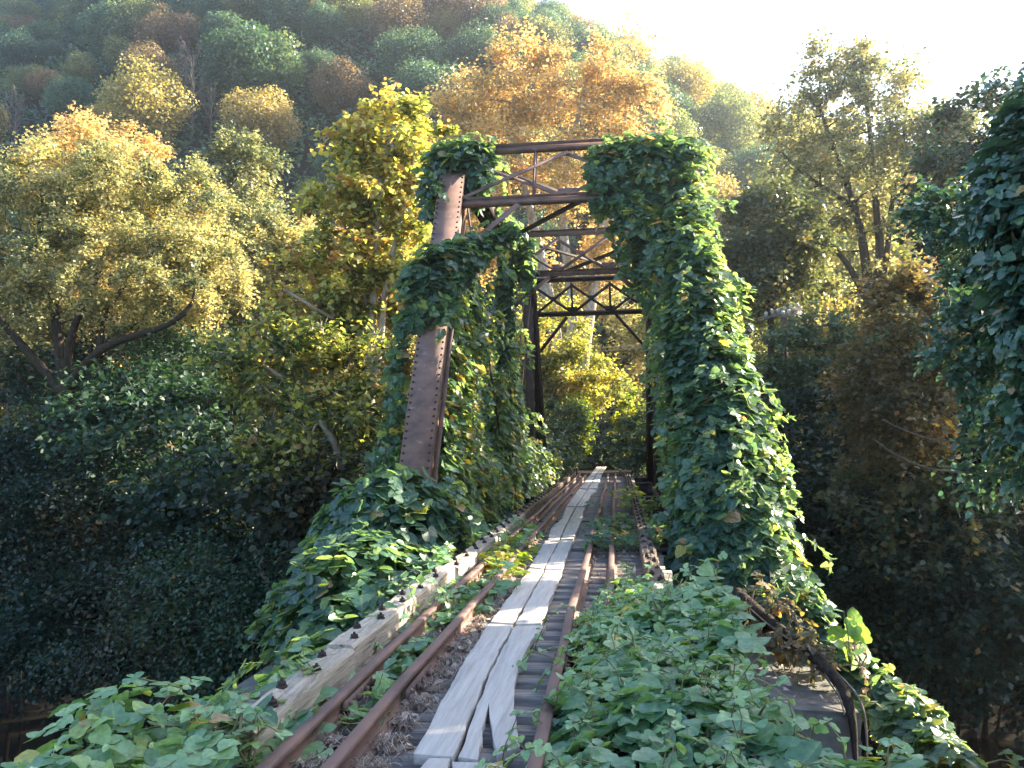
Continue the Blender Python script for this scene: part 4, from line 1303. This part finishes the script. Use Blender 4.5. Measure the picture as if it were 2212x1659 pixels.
for k, (lab, px, py, d, rx, ry, nl) in enumerate(SHADE):
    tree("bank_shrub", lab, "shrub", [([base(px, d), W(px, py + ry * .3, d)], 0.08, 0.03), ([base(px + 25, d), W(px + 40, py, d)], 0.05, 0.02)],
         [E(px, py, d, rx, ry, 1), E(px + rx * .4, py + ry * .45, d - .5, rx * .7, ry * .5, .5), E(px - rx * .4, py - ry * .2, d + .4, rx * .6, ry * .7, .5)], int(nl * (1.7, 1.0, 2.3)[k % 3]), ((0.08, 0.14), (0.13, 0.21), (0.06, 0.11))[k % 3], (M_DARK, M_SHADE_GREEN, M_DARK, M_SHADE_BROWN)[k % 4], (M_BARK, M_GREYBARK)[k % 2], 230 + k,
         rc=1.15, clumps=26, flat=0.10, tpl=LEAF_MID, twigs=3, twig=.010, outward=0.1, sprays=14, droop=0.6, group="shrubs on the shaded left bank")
for k, (lab, pts, d, r, mt) in enumerate([("short broken pale branch catching the sun in the dark left bank", [(225, 1288), (250, 1276), (275, 1265)], 20.0, 0.03, M_PALEBARK), ("thin hooked dead branch hanging in the shade under the multi-stemmed tree", [(196, 985), (206, 1005), (214, 1030)], 21.5, 0.022, M_GREYBARK),
        ("slanting dead limb in the shade left of the vine mound", [(565, 1235), (580, 1262), (592, 1310)], 16.8, 0.05, M_GREYBARK), ("long thin dead stem leaning from the bank toward the plane tree", [(560, 1060), (640, 1010), (730, 990), (800, 975)], 18.2, 0.02, M_GREYBARK),
        ("pale crooked twig against the dark bank left of the end post", [(660, 905), (668, 950), (655, 1010), (662, 1080)], 18.0, 0.022, M_PALEBARK)]):
    mb = MB()
    P = np.array([W(a, b, d) for a, b in pts])
    for _ in range(2):
        P = np.concatenate([[P[0]]] + [[a * .75 + b * .25, a * .25 + b * .75] for a, b in zip(P[:-1], P[1:])] + [[P[-1]]])
    mb.tube(P, np.linspace(r, r * .35, len(P)), 6)
    rq = R(600 + k)
    for _ in range(3):
        c = P[rq.integers(1, len(P) - 1)]
        mb.tube([c, c + rq.normal(size=3) * .12 + (0, 0, .1), c + rq.normal(size=3) * .28 + (0, 0, .2)], [r * .45, r * .3, r * .12], 4)
    tag(mb.build("dead_branch", mt), lab, "branch")
# T5 the big gold tree in the middle
D = 58.0
tb = base(1230, D)
tree("golden_tree", "huge golden orange tree with pale branches rising behind the portal", "tree",
     [([tb, W(1200, 700, D), W(1160, 520, D), W(1120, 340, D), W(1110, 200, D)], 0.55, 0.10), ([tb, W(1240, 640, D), W(1210, 480, D), W(1230, 330, D), W(1270, 160, D)], 0.5, 0.08),
      ([tb, W(1290, 560, D), W(1330, 360, D), W(1350, 250, D), W(1370, 150, D)], 0.45, 0.08), ([W(1200, 680, D), W(1090, 480, D), W(1020, 330, D)], 0.3, 0.06), ([W(1290, 560, D), W(1400, 330, D)], .25, .06)],
     [E(1108, 176, D, 130, 80, 1.1), E(1008, 236, D, 70, 80, .7), E(1218, 186, D, 110, 90, 1), E(1328, 166, D, 75, 85, .9), E(1368, 256, D, 60, 90, .6), E(1078, 336, D, 140, 110, 1.3), E(1258, 326, D, 150, 130, 1.4), E(1178, 486, D, 210, 120, 1.4), E(968, 346, D, 50, 110, .5), E(1308, 506, D, 100, 120, .8), E(1038, 506, D, 90, 110, .8)],
     56000, (0.17, 0.31), M_GOLD, M_PALEBARK, 205, rc=1.3, clumps=210, hue=0.03, twigs=3, twig=0.035, hspread=.26)
# T6 the sunlit tree over the far end of the track
D = 46.0
tree("yellow_tree", "bright yellow leaning tree overhanging the far end of the track", "tree", [([base(1120, D), W(1150, 850, D), W(1200, 720, D)], 0.22, 0.06)],
     [E(1200, 730, D, 60, 60, 1), E(1230, 800, D, 75, 60, 1.1), E(1290, 840, D, 50, 40, .7), E(1170, 830, D, 45, 70, .7), E(1140, 740, D, 50, 70, .8)], 15000, (0.14, 0.25), M_PLANE, M_GREYBARK, 206, rc=0.7, clumps=60, hue=0.14)
D = 66.0
tree("dim_gold_tree", "dim golden tree filling the far portal above the dark opening", "tree", [([base(1400, D), W(1390, 800, D), W(1340, 650, D)], 0.3, 0.08)],
     [E(1300, 700, D, 120, 70, 1), E(1370, 780, D, 80, 80, .9), E(1230, 640, D, 90, 60, .8), E(1420, 680, D, 70, 100, .8), E(1330, 860, D, 90, 50, .7)], 24000, (0.2, 0.36), M_OLIVE, M_GREYBARK, 207, rc=1.1, clumps=90, hue=0.22)
for k, (lab, px, py, d, rx, ry, nl, mat) in enumerate([
        ("leafy green bush left of the track at the far end of the bridge", 1200, 930, 38, 60, 70, 7000, M_BUSH), ("bush with yellow tips beside the dark opening, left of the track", 1245, 930, 44, 30, 60, 4200, M_KUDZU_YEL),
        ("green bush right of the track at the far end of the bridge", 1375, 950, 39, 36, 60, 5200, M_BUSH), ("dark shrub closing the shadowy opening at the end of the track", 1310, 930, 60, 70, 70, 6500, M_DARK),
        ("yellow flecked bush right of the dark opening", 1365, 900, 46, 26, 60, 4000, M_KUDZU_YEL), ("low green bush at the left foot of the far end post", 1180, 985, 35.5, 40, 34, 3500, M_BUSH)]):
    tree("bush", lab, "bush", [([base(px, d), W(px, py, d)], 0.06, 0.02)], [E(px, py, d, rx, ry, 1), E(px, py + ry * .5, d, rx * .9, ry * .6, .5)], nl, (0.11, 0.21), mat, M_BARK, 250 + k, rc=0.45, clumps=34,
         group="bushes at the far end of the track", hue=-.05)
# right side
D = 42.0
tb = base(1885, D)
fk = W(1880, 670, D)
tree("tall_forked_tree", "tall forked tree with dark spreading limbs and a thin top against the white sky", "tree",
     [([tb, W(1885, 760, D), fk], 0.55, 0.42), ([fk, W(1870, 560, D), W(1850, 450, D), W(1800, 320, D), W(1770, 230, D)], 0.30, 0.05), ([fk, W(1905, 560, D), W(1890, 420, D), W(1880, 280, D), W(1855, 110, D)], 0.28, 0.04),
      ([fk, W(1840, 580, D - .5), W(1780, 510, D - 1), W(1720, 490, D - 1)], 0.20, 0.05), ([fk, W(1915, 580, D), W(1925, 440, D), W(1950, 320, D), W(1960, 220, D)], 0.2, 0.04), ([W(1850, 450, D), W(1740, 380, D), W(1690, 330, D)], 0.14, 0.04)],
     [E(1850, 120, D, 28, 45, .35), E(1900, 170, D, 60, 60, .7), E(1780, 150, D, 30, 50, .35), E(1830, 210, D, 60, 60, .6), E(1740, 270, D, 70, 70, .8), E(1860, 320, D, 110, 90, 1.2), E(1720, 370, D, 60, 80, .8), E(1790, 420, D, 110, 90, 1.2), E(1920, 420, D, 80, 90, .9), E(1720, 500, D - 1, 80, 60, .6), E(1860, 530, D + 1, 100, 60, .35), E(1960, 250, D, 40, 60, .35)],
     30000, (0.13, 0.24), M_OLIVE, M_BARK, 208, rc=0.85, clumps=165, hue=0.04, twigs=4, group=BANK_R, twig=.02)
MR = [("dark rounded tree just right of the vine curtain", "dark_tree", 1665, 540, 34, 95, 130, 17000, (0.13, 0.23), M_BROWNGREEN, M_BARK, -.05), ("golden tree glowing behind the tall forked tree", "golden_tree", 1990, 470, 66, 100, 110, 18000, (0.18, 0.3), M_GOLD, M_GREYBARK, 0),
      ("yellow green tree behind the trunk of the tall forked tree", "golden_tree", 1840, 590, 62, 120, 100, 17000, (0.18, 0.3), M_PLANE, M_GREYBARK, .05), ("small green tree against the sky between the forked tree and the vine-clad tree", "slender_tree", 2040, 300, 40, 55, 75, 7000, (0.14, 0.24), M_OLIVE, M_BARK, -.1),
      ("olive tree behind the wires right of the vine curtain", "olive_tree", 1700, 640, 44, 120, 60, 11000, (0.15, 0.26), M_OLIVE, M_GREYBARK, 0), ("shaded tree behind the vine-clad tree at the right edge", "shade_tree", 2170, 400, 27, 160, 200, 17000, (0.14, 0.24), M_DARK, M_BARK, .1)]
for k, (lab, nm, px, py, d, rx, ry, nl, sz, mat, bk, hu) in enumerate(MR):
    tree(nm, lab, "tree", [([base(px, d), W(px, py + ry, d), W(px - 5, py - ry * .5, d)], 0.22, 0.05), ([W(px, py + ry, d), W(px + rx * .4, py, d)], 0.12, 0.04)],
         [E(px, py, d, rx, ry, 1.2), E(px - rx * .45, py + ry * .3, d, rx * .6, ry * .6, .6), E(px + rx * .4, py - ry * .2, d, rx * .6, ry * .7, .6)], nl, sz, mat, bk, 260 + k, rc=0.75, clumps=70, hue=hu, group=BANK_R)
SR = [("broad grey green bush beneath the utility pole", 1760, 790, 27, 130, 95, 17000, (0.09, 0.16), M_BUSH), ("rounded grey green bush right of the utility pole", 1880, 740, 28, 80, 80, 9000, (0.09, 0.16), M_BUSH),
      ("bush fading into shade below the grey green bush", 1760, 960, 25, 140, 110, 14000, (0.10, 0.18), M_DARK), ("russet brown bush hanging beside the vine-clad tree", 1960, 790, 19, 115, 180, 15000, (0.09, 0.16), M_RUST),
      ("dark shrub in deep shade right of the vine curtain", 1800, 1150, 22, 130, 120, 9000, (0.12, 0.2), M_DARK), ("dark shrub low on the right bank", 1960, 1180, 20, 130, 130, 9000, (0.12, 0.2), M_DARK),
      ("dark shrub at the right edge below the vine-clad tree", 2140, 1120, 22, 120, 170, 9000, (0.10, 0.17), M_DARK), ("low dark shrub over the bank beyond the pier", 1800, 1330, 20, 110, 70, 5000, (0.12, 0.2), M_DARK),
      ("dark low shrub added over sunlit soil below the drooping sapling", 2000, 1340, 20, 130, 90, 7000, (0.12, 0.2), M_DARK), ("dark low shrub added over sunlit soil at the right edge above the water", 2170, 1320, 19, 130, 110, 7000, (0.12, 0.2), M_DARK),  # both added to darken soil that the low sun reaches
      ("dark shrub between the sapling and the vine curtain", 1880, 1000, 24, 130, 120, 9000, (0.12, 0.2), M_DARK), ("dark brush added to cover sunlit bank soil in the lower right corner", 2130, 1460, 23, 150, 60, 6000, (0.12, 0.2), M_DARK), ("dark thicket at the right edge behind the sapling", 2120, 960, 21, 150, 130, 9000, (0.12, 0.2), M_DARK)]  # the brush in the corner is added to keep lit soil dark
for k, (lab, px, py, d, rx, ry, nl, sz, mat) in enumerate(SR):
    tree("bush", lab, "bush", [([base(px, d), W(px, py + ry * .2, d)], 0.08, 0.03), ([base(px + 20, d), W(px + rx * .3, py, d)], 0.05, 0.02)],
         [E(px, py, d, rx, ry, 1.2), E(px - rx * .4, py + ry * .35, d, rx * .6, ry * .55, .5), E(px + rx * .4, py + ry * .2, d, rx * .6, ry * .6, .5)], nl, sz, mat, M_BARK, 280 + k, rc=0.5, clumps=60, group="bushes on the right bank")
D = 20.0
tree("sapling", "drooping dull green sapling leaning over the dark right bank below the russet bush", "tree",
     [([base(2010, D), W(2010, 1300, D), W(1995, 1130, D), W(2000, 1000, D)], 0.10, 0.03), ([W(2000, 1180, D), W(1930, 1100, D - .3), W(1850, 1090, D - .5)], 0.03, 0.012)],
     [E(1900, 1050, D, 110, 80, 1), E(2040, 1070, D, 100, 80, .8), E(1960, 1180, D - .3, 120, 60, .8), E(2020, 1290, D, 90, 90, .8)], 5200, (0.11, 0.18), M_BROWNGREEN, M_GREYBARK, 295, rc=0.5, clumps=60, tpl=LEAF_MID, twigs=4, twig=.006, hue=-.05, group=BANK_R)
# the kudzu-clad tree at the right edge
D = 9.2
rg = R(301)
tv = kudzu("vine_clad_tree", "tree smothered in big teal vine leaves, towering at the right edge", [
    s_ell(rg, W(2370, 230, D + .6), (0.65, 0.8, 0.75), 1100), s_ell(rg, W(2370, 330, D + .6), (0.62, 0.8, 0.85), 1350), s_ell(rg, W(2310, 480, D), (0.72, 0.9, 0.85), 1650), s_ell(rg, W(2340, 680, D), (0.85, 0.9, 0.9), 1500),
    s_ell(rg, W(2360, 900, D + .2), (0.75, 0.8, 0.9), 1050), s_ell(rg, W(2290, 400, D + .3), (0.62, 0.7, 0.7), 675), s_ell(rg, W(2440, 560, D), (0.8, 1.0, 1.9), 1350)],
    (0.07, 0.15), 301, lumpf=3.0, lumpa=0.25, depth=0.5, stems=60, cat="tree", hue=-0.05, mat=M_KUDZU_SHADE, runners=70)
mb = MB()
mb.tube([gz(W(2290, 900, D + .3)), W(2280, 1000, D + .3), W(2270, 600, D + .3), W(2260, 330, D + .4)], [0.2, 0.17, 0.12, 0.05], 9)
mb.build("trunk", M_BARK, tv, True)
tree("overhanging_branch_tree", "fine leaved drooping tree in front of the golden light left of the vine-clad tree", "tree", [([gz(W(2420, 900, 7.5)), W(2300, 900, 10.5), W(2260, 760, 12.5), W(2180, 640, 12.3), W(2060, 600, 12)], 0.10, 0.03)],
     [E(2135, 530, 12, 90, 70, 1), E(2155, 650, 12, 100, 80, 1), E(2105, 750, 11.5, 70, 80, .6), E(2195, 820, 11.5, 90, 90, .9), E(2215, 980, 11, 90, 80, .8), E(2035, 470, 12.3, 60, 40, .4)], 13000, (0.06, 0.11), M_KUDZU_SHADE, M_BARK, 302, rc=0.30, clumps=110, tpl=LEAF_MID, twigs=3, twig=.006, group=BANK_R)


# arching bare canes by the right bank
for k, (a, b, c) in enumerate((((1905, 1105), (2000, 1160), (2110, 1155)), ((1890, 1150), (1980, 1225), (2100, 1220)))):
    mb = MB()
    p, q, r = (W(u, v - 200, 11.0) for u, v in (a, b, c))
    t = np.linspace(0, 1, 10)[:, None]
    mb.tube((1 - t) ** 2 * p + 2 * t * (1 - t) * q + t * t * r, np.linspace(0.006, 0.012, 10), 5)
    tag(mb.build("bare_cane", M_GREYBARK), f"{('upper', 'lower')[k]} of two thin bare canes arching from the right bank foliage", "cane")

# trees that stand just outside the picture on the right and shade the deck
for k, (x, y, h) in enumerate(((9.0, 7.6, 12.5), (11.5, 3.6, 13.5), (17.0, 25.5, 15.0), (22.0, 30.0, 18.0), (19.5, 34.0, 17.0), (25.0, 38.0, 20.0), (14.5, 22.8, 11.0))):
    g = gz((x, y))
    tree("shade_tree", ["leafy dark tree beyond the right edge near the creek", "taller leafy dark tree beyond the right edge, close behind the other", "dark tree beyond the vine-clad tree over the right bank", "tall dark tree standing back from the right bank", "tall dark tree behind the russet bush, outside the right edge", "tallest dark tree far back at the right edge", "short dark tree beside the vine-clad tree over the water"][k], "tree",
         [([g, g + (0, 0, h * .5), g + (.3, 0, h * .9)], 0.25, 0.06)], [((x, y, g[2] + h * .55), (h * .28, h * .28, h * .42), 1), ((x, y, g[2] + h * .75), (h * .2, h * .2, h * .25), .6)], 16000, (0.2, 0.34), M_DARK, M_BARK, 310 + k, rc=1.0, clumps=50, group=BANK_R)

# ------------------------------------------------------------------ the forest: prototypes copied tree by tree
def crown_mesh(name, seed, nl, leaf, lobes, rough=0.16, tall=1.0):
    """a crown about 1 m in radius made of leafy lobes, with its stem below; scaled up by the object"""
    rg = R(seed)
    c, r = [], []
    for i in range(lobes):
        q = _unit(rg.normal(size=3) * (1, 1, 0.8) + (0, 0, 0.35))
        c.append(q * np.array((0.62, 0.62, 0.55 * tall)) * (0.75 + 0.35 * rg.random()))
        r.append(0.15 + 0.17 * rg.random())
    c.append(np.zeros(3)); r.append(0.50)
    c, r = np.array(c), np.array(r)
    i = rg.choice(len(c), nl, p=r ** 2 / np.sum(r ** 2))
    q = rows(rg.normal(size=(nl, 3)))
    P = c[i] + q * (r[i] * (0.80 + 0.28 * rg.random(nl)))[:, None]
    P += rg.normal(size=P.shape) * rough * 0.25
    N = rows(q * 1.1 + UP * 0.35 + rg.normal(size=(nl, 3)) * 0.5)
    T = rg.normal(size=(nl, 3)) * (1, 1, 0.6)
    lc = np.clip(0.5 + rg.normal(size=len(c))[i] * 0.16 + rg.normal(size=nl) * 0.2, 0, 1)
    me = leaf_mesh(name, P, T, N, leaf * (0.7 + 0.6 * rg.random(nl)), lc, LEAF_FAR)
    return me


def trunk_mesh(name, seed, bare=False):
    rg = R(seed)
    mb = MB()
    top = 0.9 if bare else 0.5
    mb.tube([(0, 0, -1.9), (0.02, 0.01, -0.8), (0.0, 0.03, 0.0), (0.03, 0, top)], [0.055, 0.045, 0.03, 0.008], 6, False)
    for k in range(26 if bare else 9):
        z = -0.7 + 1.3 * rg.random()
        a = rg.random() * 6.28
        L = (0.85 - 0.35 * (z + 0.7)) * (0.6 + 0.5 * rg.random())
        e = np.array((math.cos(a) * L * .55, math.sin(a) * L * .55, z + L * (0.75 + 0.3 * rg.random())))
        s = np.array((0, 0, z))
        m_ = (s + e) / 2 + np.array((math.cos(a), math.sin(a), -0.2)) * L * 0.12
        mb.tube([s, m_, e], [0.022, 0.014, 0.005], 4, False)
        if bare:
            for _ in range(6):
                b0 = m_ + (e - m_) * rg.random()
                b1 = b0 + (_unit(e - s) + rg.normal(size=3) * 0.5 + (0, 0, .4)) * L * 0.3
                mb.tube([b0, b1], [0.009, 0.003], 3, False)
    return mb.mesh(name)


FINE = [crown_mesh("far_crown", 470 + k, 3600, 0.10, 26 + 4 * k, tall=(1.0, 1.2, 0.9)[k]) for k in range(3)]
HILL = [crown_mesh("hill_crown", 400 + k, 10500, 0.055, 44 + 4 * k, tall=(1.0, 1.15, 0.85, 1.3, 1.0, 0.95)[k]) for k in range(6)]
NEARC = [crown_mesh("wood_crown", 420 + k, 17000, 0.052, 40 + 4 * k, tall=(1.25, 1.0, 1.45)[k]) for k in range(3)]
BARE = [trunk_mesh("bare_tree", 440 + k, True) for k in range(2)]
STEM = trunk_mesh("wood_trunk", 450)
for me in HILL + NEARC:
    me.materials.append(H_GREEN)
for me in BARE:
    me.materials.append(M_HILLBARK)
STEM.materials.append(M_GREYBARK)
MATS = {"green": H_GREEN, "olive": H_OLIVE, "gold": H_GOLD, "russet": H_RUST}
WORDS = {"green": "dark green", "olive": "olive green", "gold": "golden yellow", "russet": "russet brown"}
rg = R(500)


def set_mat(o, mat):
    o.material_slots[0].link = 'OBJECT'
    o.material_slots[0].material = mat


def forest_tree(x, y, r, kind, label, group, near=False, zs=1.0):
    z = float(terrain(x, y))
    if kind == "bare":
        o = bpy.data.objects.new("bare_tree", BARE[rg.integers(2)])
        COL.objects.link(o)
        o.location = (x, y, z + 1.7 * r)
        o.scale = (r, r, r)
        o.rotation_euler = (0, 0, rg.random() * 6.28)
        return tag(o, label, "tree", group)
    name = {"green": "green_tree", "olive": "olive_tree", "gold": "golden_tree", "russet": "russet_tree"}[kind]
    if near:
        root = empty(name, (x, y, z), label, "tree", group)
        root.scale = (r, r, r * zs)
        root.rotation_euler = (0, 0, rg.random() * 6.28)
        c = bpy.data.objects.new("crown", NEARC[rg.integers(3)])
        t = bpy.data.objects.new("trunk", STEM)
        for o in (c, t):
            COL.objects.link(o)
            o.parent = root
            o.location = (0, 0, 1.35)
        set_mat(c, MATS[kind])
        return root
    o = bpy.data.objects.new(name, HILL[rg.integers(6)])
    COL.objects.link(o)
    o.location = (x, y, z + r * 0.75)
    s = rg.uniform(0.85, 1.15, 3)
    o.scale = (r * s[0], r * s[1], r * s[2] * zs)
    o.rotation_euler = (0, 0, rg.random() * 6.28)
    set_mat(o, MATS[kind])
    return tag(o, label, "tree", group)


# hillside trees the photo singles out: px, py of the crown's middle
def hill_hit(px, py, lift):
    """where the sight line of a photo point comes within lift metres above the hillside"""
    v = R_CW @ np.array((px - IW / 2, -(py - IH / 2), -FPX))
    v = v / v[1]
    for y in np.arange(45, 210, 0.5):
        p = EYE + v * y
        if p[2] < terrain(p[0], p[1]) + lift:
            return p[0], p[1]
    return None


taken = []
SPECIAL = [(415, 185, 4.6, "bare", "tallest bare grey tree standing alone on the left hillside"), (456, 238, 2.8, "bare", "short bare grey tree right of the tallest bare tree"), (35, 270, 3.4, "bare", "bare grey branching tree at the left edge above the golden crowns"),
           (610, 225, 2.2, "bare", "small bare tree between two golden crowns on the lower hillside"),
           (545, 130, 8.2, "green", "largest rounded green tree with a sunlit right side on the hillside"), (320, 240, 6.4, "gold", "broad golden green tree below the tallest bare tree"), (565, 270, 5.6, "gold", "domed mustard yellow tree left of the plane tree's top"),
           (155, 215, 4.2, "green", "small fresh green tree above the golden crowns at left"), (325, 160, 5.0, "russet", "russet crown just left of the tallest bare tree"), (735, 205, 4.8, "russet", "pale russet crown above the plane tree"),
           (250, 280, 4.4, "gold", "yellow crown behind the multi-stemmed tree's top"), (860, 60, 5.5, "russet", "rusty crown high on the hillside above the portal's left side"), (890, 130, 6.0, "green", "green crown beside the left edge of the golden tree"),
           (1440, 110, 4.5, "green", "small dark crown peeping over the golden tree's right shoulder")]
for (px, py, r, kind, lab) in SPECIAL:
    h = hill_hit(px, py, r * (1.55 if kind == "bare" else 0.8))
    if h:
        taken.append((h[0], h[1], r))
        if kind == "bare":                       # they stand in a small clearing
            taken += [(h[0], h[1] - 6, 5), (h[0], h[1] - 12, 4)]
        forest_tree(h[0], h[1], r, kind, lab, None)
cand = []
for gy in np.arange(60, 192, 6.6):
    for gx in np.arange(-150, 110, 6.9):
        x, y = gx + rg.uniform(-2.9, 2.9), gy + rg.uniform(-2.9, 2.9)
        r = rg.uniform(3.0, 5.6) * (1.15 if rg.random() < 0.15 else 1.0)
        zt = float(terrain(x, y)) + r * 0.8
        q = project((x, y, zt))[0]
        if not (-60 < q[0] < 2270) or q[1] > 600 or q[1] < -90:
            continue
        if any(math.hypot(x - a, y - b) < 0.65 * (r + c) for a, b, c in taken):
            continue
        low = q[1] > 230
        u = rg.random() * 0.75 + 0.25 * (0.5 + 0.5 * math.sin(x * 0.11 + 2 * math.sin(y * 0.06)))   # kinds grow in drifts
        if q[0] > 1380:
            kind = "gold" if u < .30 else ("olive" if u < .75 else "green")
            where = ("on the sunlit slope right of the golden tree", "sunlit slope")
        elif low:
            kind = "gold" if u < .30 else ("russet" if u < .44 else ("olive" if u < .72 else "green"))
            where = ("low on the hillside behind the left bank trees", "lower hillside")
        elif q[0] < 700:
            kind = "russet" if u < .20 else ("olive" if u < .42 else "green")
            where = ("high on the shaded hillside at upper left", "upper left hillside")
        else:
            kind = "gold" if u < .14 else ("russet" if u < .26 else ("olive" if u < .52 else "green"))
            where = ("high on the hillside above the portal", "upper middle hillside")
        cand.append((r / y, x, y, r, kind, where))
cand.sort(reverse=True)
for (_, x, y, r, kind, where) in cand[:270]:
    w = WORDS[kind]
    forest_tree(x, y, r, kind, f"{w} tree {where[0]}", f"{w} trees on the {where[1]}")
print("hill trees", len(cand))
# the farther, smaller crowns read as one wood
VV, AA, MI = [], [], []
for (_, x, y, r, kind, where) in cand[270:]:
    me = FINE[rg.integers(3)]
    n = len(me.vertices)
    co = np.empty(n * 3, np.float32)
    me.vertices.foreach_get("co", co)
    a = np.empty(len(me.polygons), np.float32)
    me.attributes["lc"].data.foreach_get("value", a)
    th = rg.random() * 6.28
    c = co.reshape(-1, 3) * rg.uniform(0.85, 1.15, 3) * r
    c = np.c_[c[:, 0] * math.cos(th) - c[:, 1] * math.sin(th), c[:, 0] * math.sin(th) + c[:, 1] * math.cos(th), c[:, 2]] + (x, y, float(terrain(x, y)) + r * 0.75)
    VV.append(c); AA.append(a); MI.append(np.full(len(a), ("green", "olive", "gold", "russet").index(kind), np.int32))
if VV:
    V = np.concatenate(VV)
    nf = len(V) // 4
    me = np_mesh("forest", V, np.arange(nf * 4), np.arange(nf) * 4, np.concatenate(AA))
    o = put("forest", me, [H_GREEN, H_OLIVE, H_GOLD, H_RUST])
    me.polygons.foreach_set("material_index", np.concatenate(MI))
    tag(o, "far small crowned wood covering the top of the hillside", "forest", None, "stuff")
n = 150000
ux, uy = rg.uniform(-150, 110, n), rg.uniform(58, 195, n)
uz = terrain(ux, uy)
P = np.c_[ux, uy, uz + rg.uniform(0, 2.6, n)]
o = put("undergrowth", leaf_mesh("undergrowth", P, rg.normal(size=(n, 3)) * (1, 1, .5), UP + rg.normal(size=(n, 3)) * .7 + (0, -.4, 0), rg.uniform(.45, 1.0, n), np.clip(.4 + .25 * lump(P, .15, 3) + rg.normal(size=n) * .15, 0, 1), LEAF_FAR), H_GREEN)
tag(o, "low green undergrowth covering the hillside between the trees", "undergrowth", None, "stuff")
# the flat wood between the bank and the hill
cnt = 0
for gy in (36.0, 42.0, 48.0, 55.0):
    for gx in np.arange(-44, 46, 4.4):
        x, y = gx + rg.uniform(-1.6, 1.6), gy + rg.uniform(-2, 2)
        q = project((x, y, 4.0))[0]
        if not (-200 < q[0] < 2400) or abs(x - XC - 2) < 5.5:
            continue
        r = rg.uniform(2.3, 3.2)
        zs = rg.uniform(1.1, 1.5)
        u = rg.random()
        if x < 0:
            kind = "gold" if u < .55 else ("olive" if u < .9 else "russet")
            where = ("in the wood behind the left bank", "wood behind the left bank")
        else:
            kind = "olive" if u < .5 else ("gold" if u < .8 else "green")
            where = ("in the wood behind the right bank", "wood behind the right bank")
        forest_tree(x, y, r, kind, f"{WORDS[kind]} tree {where[0]}", f"{WORDS[kind]} trees in the {where[1]}", True, zs)
        cnt += 1
print("wood trees", cnt)

# ------------------------------------------------------------------ the utility pole behind the right bushes
def build_pole():
    D = 33.0
    top = W(1693, 676, D)
    root = empty("utility_pole", gz(top), "wooden utility pole with white insulators on slanting crossarms above the grey green bushes", "utility pole")
    mb = MB()
    mb.tube([gz(top), top + (0, 0, 0.10)], [0.15, 0.12], 10)
    mb.build("pole", M_POLE, root)
    for k, (a, b) in enumerate(((W(1653, 688, D), W(1724, 668, D)), (W(1690, 686, D - .6), W(1730, 676, D + .4)))):
        arm = MB()
        arm.beam(a, b, 0.10, 0.12)
        arm.build("crossarm", M_GREYBARK, root)
        for t in np.linspace(0.03, 0.97, 6 - 2 * k):
            c = a + (b - a) * t + np.array((0, 0, 0.06))
            ins = MB()
            ins.tube([c, c + (0, 0, .05), c + (0, 0, .06), c + (0, 0, .11), c + (0, 0, .12), c + (0, 0, .18), c + (0, 0, .2)], [.03, .03, .07, .06, .075, .06, .02], 8)
            ins.build("insulator", M_GLASSY, root)
    br = MB()
    br.beam(W(1700, 700, D - .1), W(1722, 674, D), 0.05, 0.05)
    br.beam(W(1706, 676, D - .1), W(1706, 702, D - .1), 0.04, 0.04)
    br.box(W(1708, 703, D - .1), (0.4, 0.2, 0.22))
    br.build("bracket", M_GREYBARK, root)
    for (a, b) in ((W(1727, 672, D), W(1900, 700, D + 12)), (W(1727, 677, D), W(1900, 706, D + 12)), (W(1722, 682, D), W(1900, 712, D + 12)), (W(1653, 684, D), W(1450, 676, D + 14)), (W(1655, 688, D), W(1450, 683, D + 14)),
                   (W(1450, 740, D + 14), W(1140, 752, D + 22)), (W(1450, 735, D + 14), W(1140, 742, D + 22))):
        w = MB()
        t = np.linspace(0, 1, 14)[:, None]
        P = a + (b - a) * t
        P[:, 2] -= (4 * t * (1 - t) * 0.35)[:, 0]
        w.tube(P, 0.02, 4, False)
        w.build("wire", M_WIRE, root)


build_pole()

# ------------------------------------------------------------------ haze
m, nt, out = new_mat("valley_haze")
pv = node(nt, "ShaderNodeVolumePrincipled")
pv.inputs["Color"].default_value = (0.80, 0.90, 1.0, 1)
pv.inputs["Density"].default_value = 0.00060
pv.inputs["Anisotropy"].default_value = 0.76
nt.links.new(pv.outputs[0], out.inputs["Volume"])
mb = MB()
mb.box((0, 102, 62), (372, 248, 142))
tag(mb.build("haze", m), "thin pale haze filling the valley", "haze", None, "stuff")
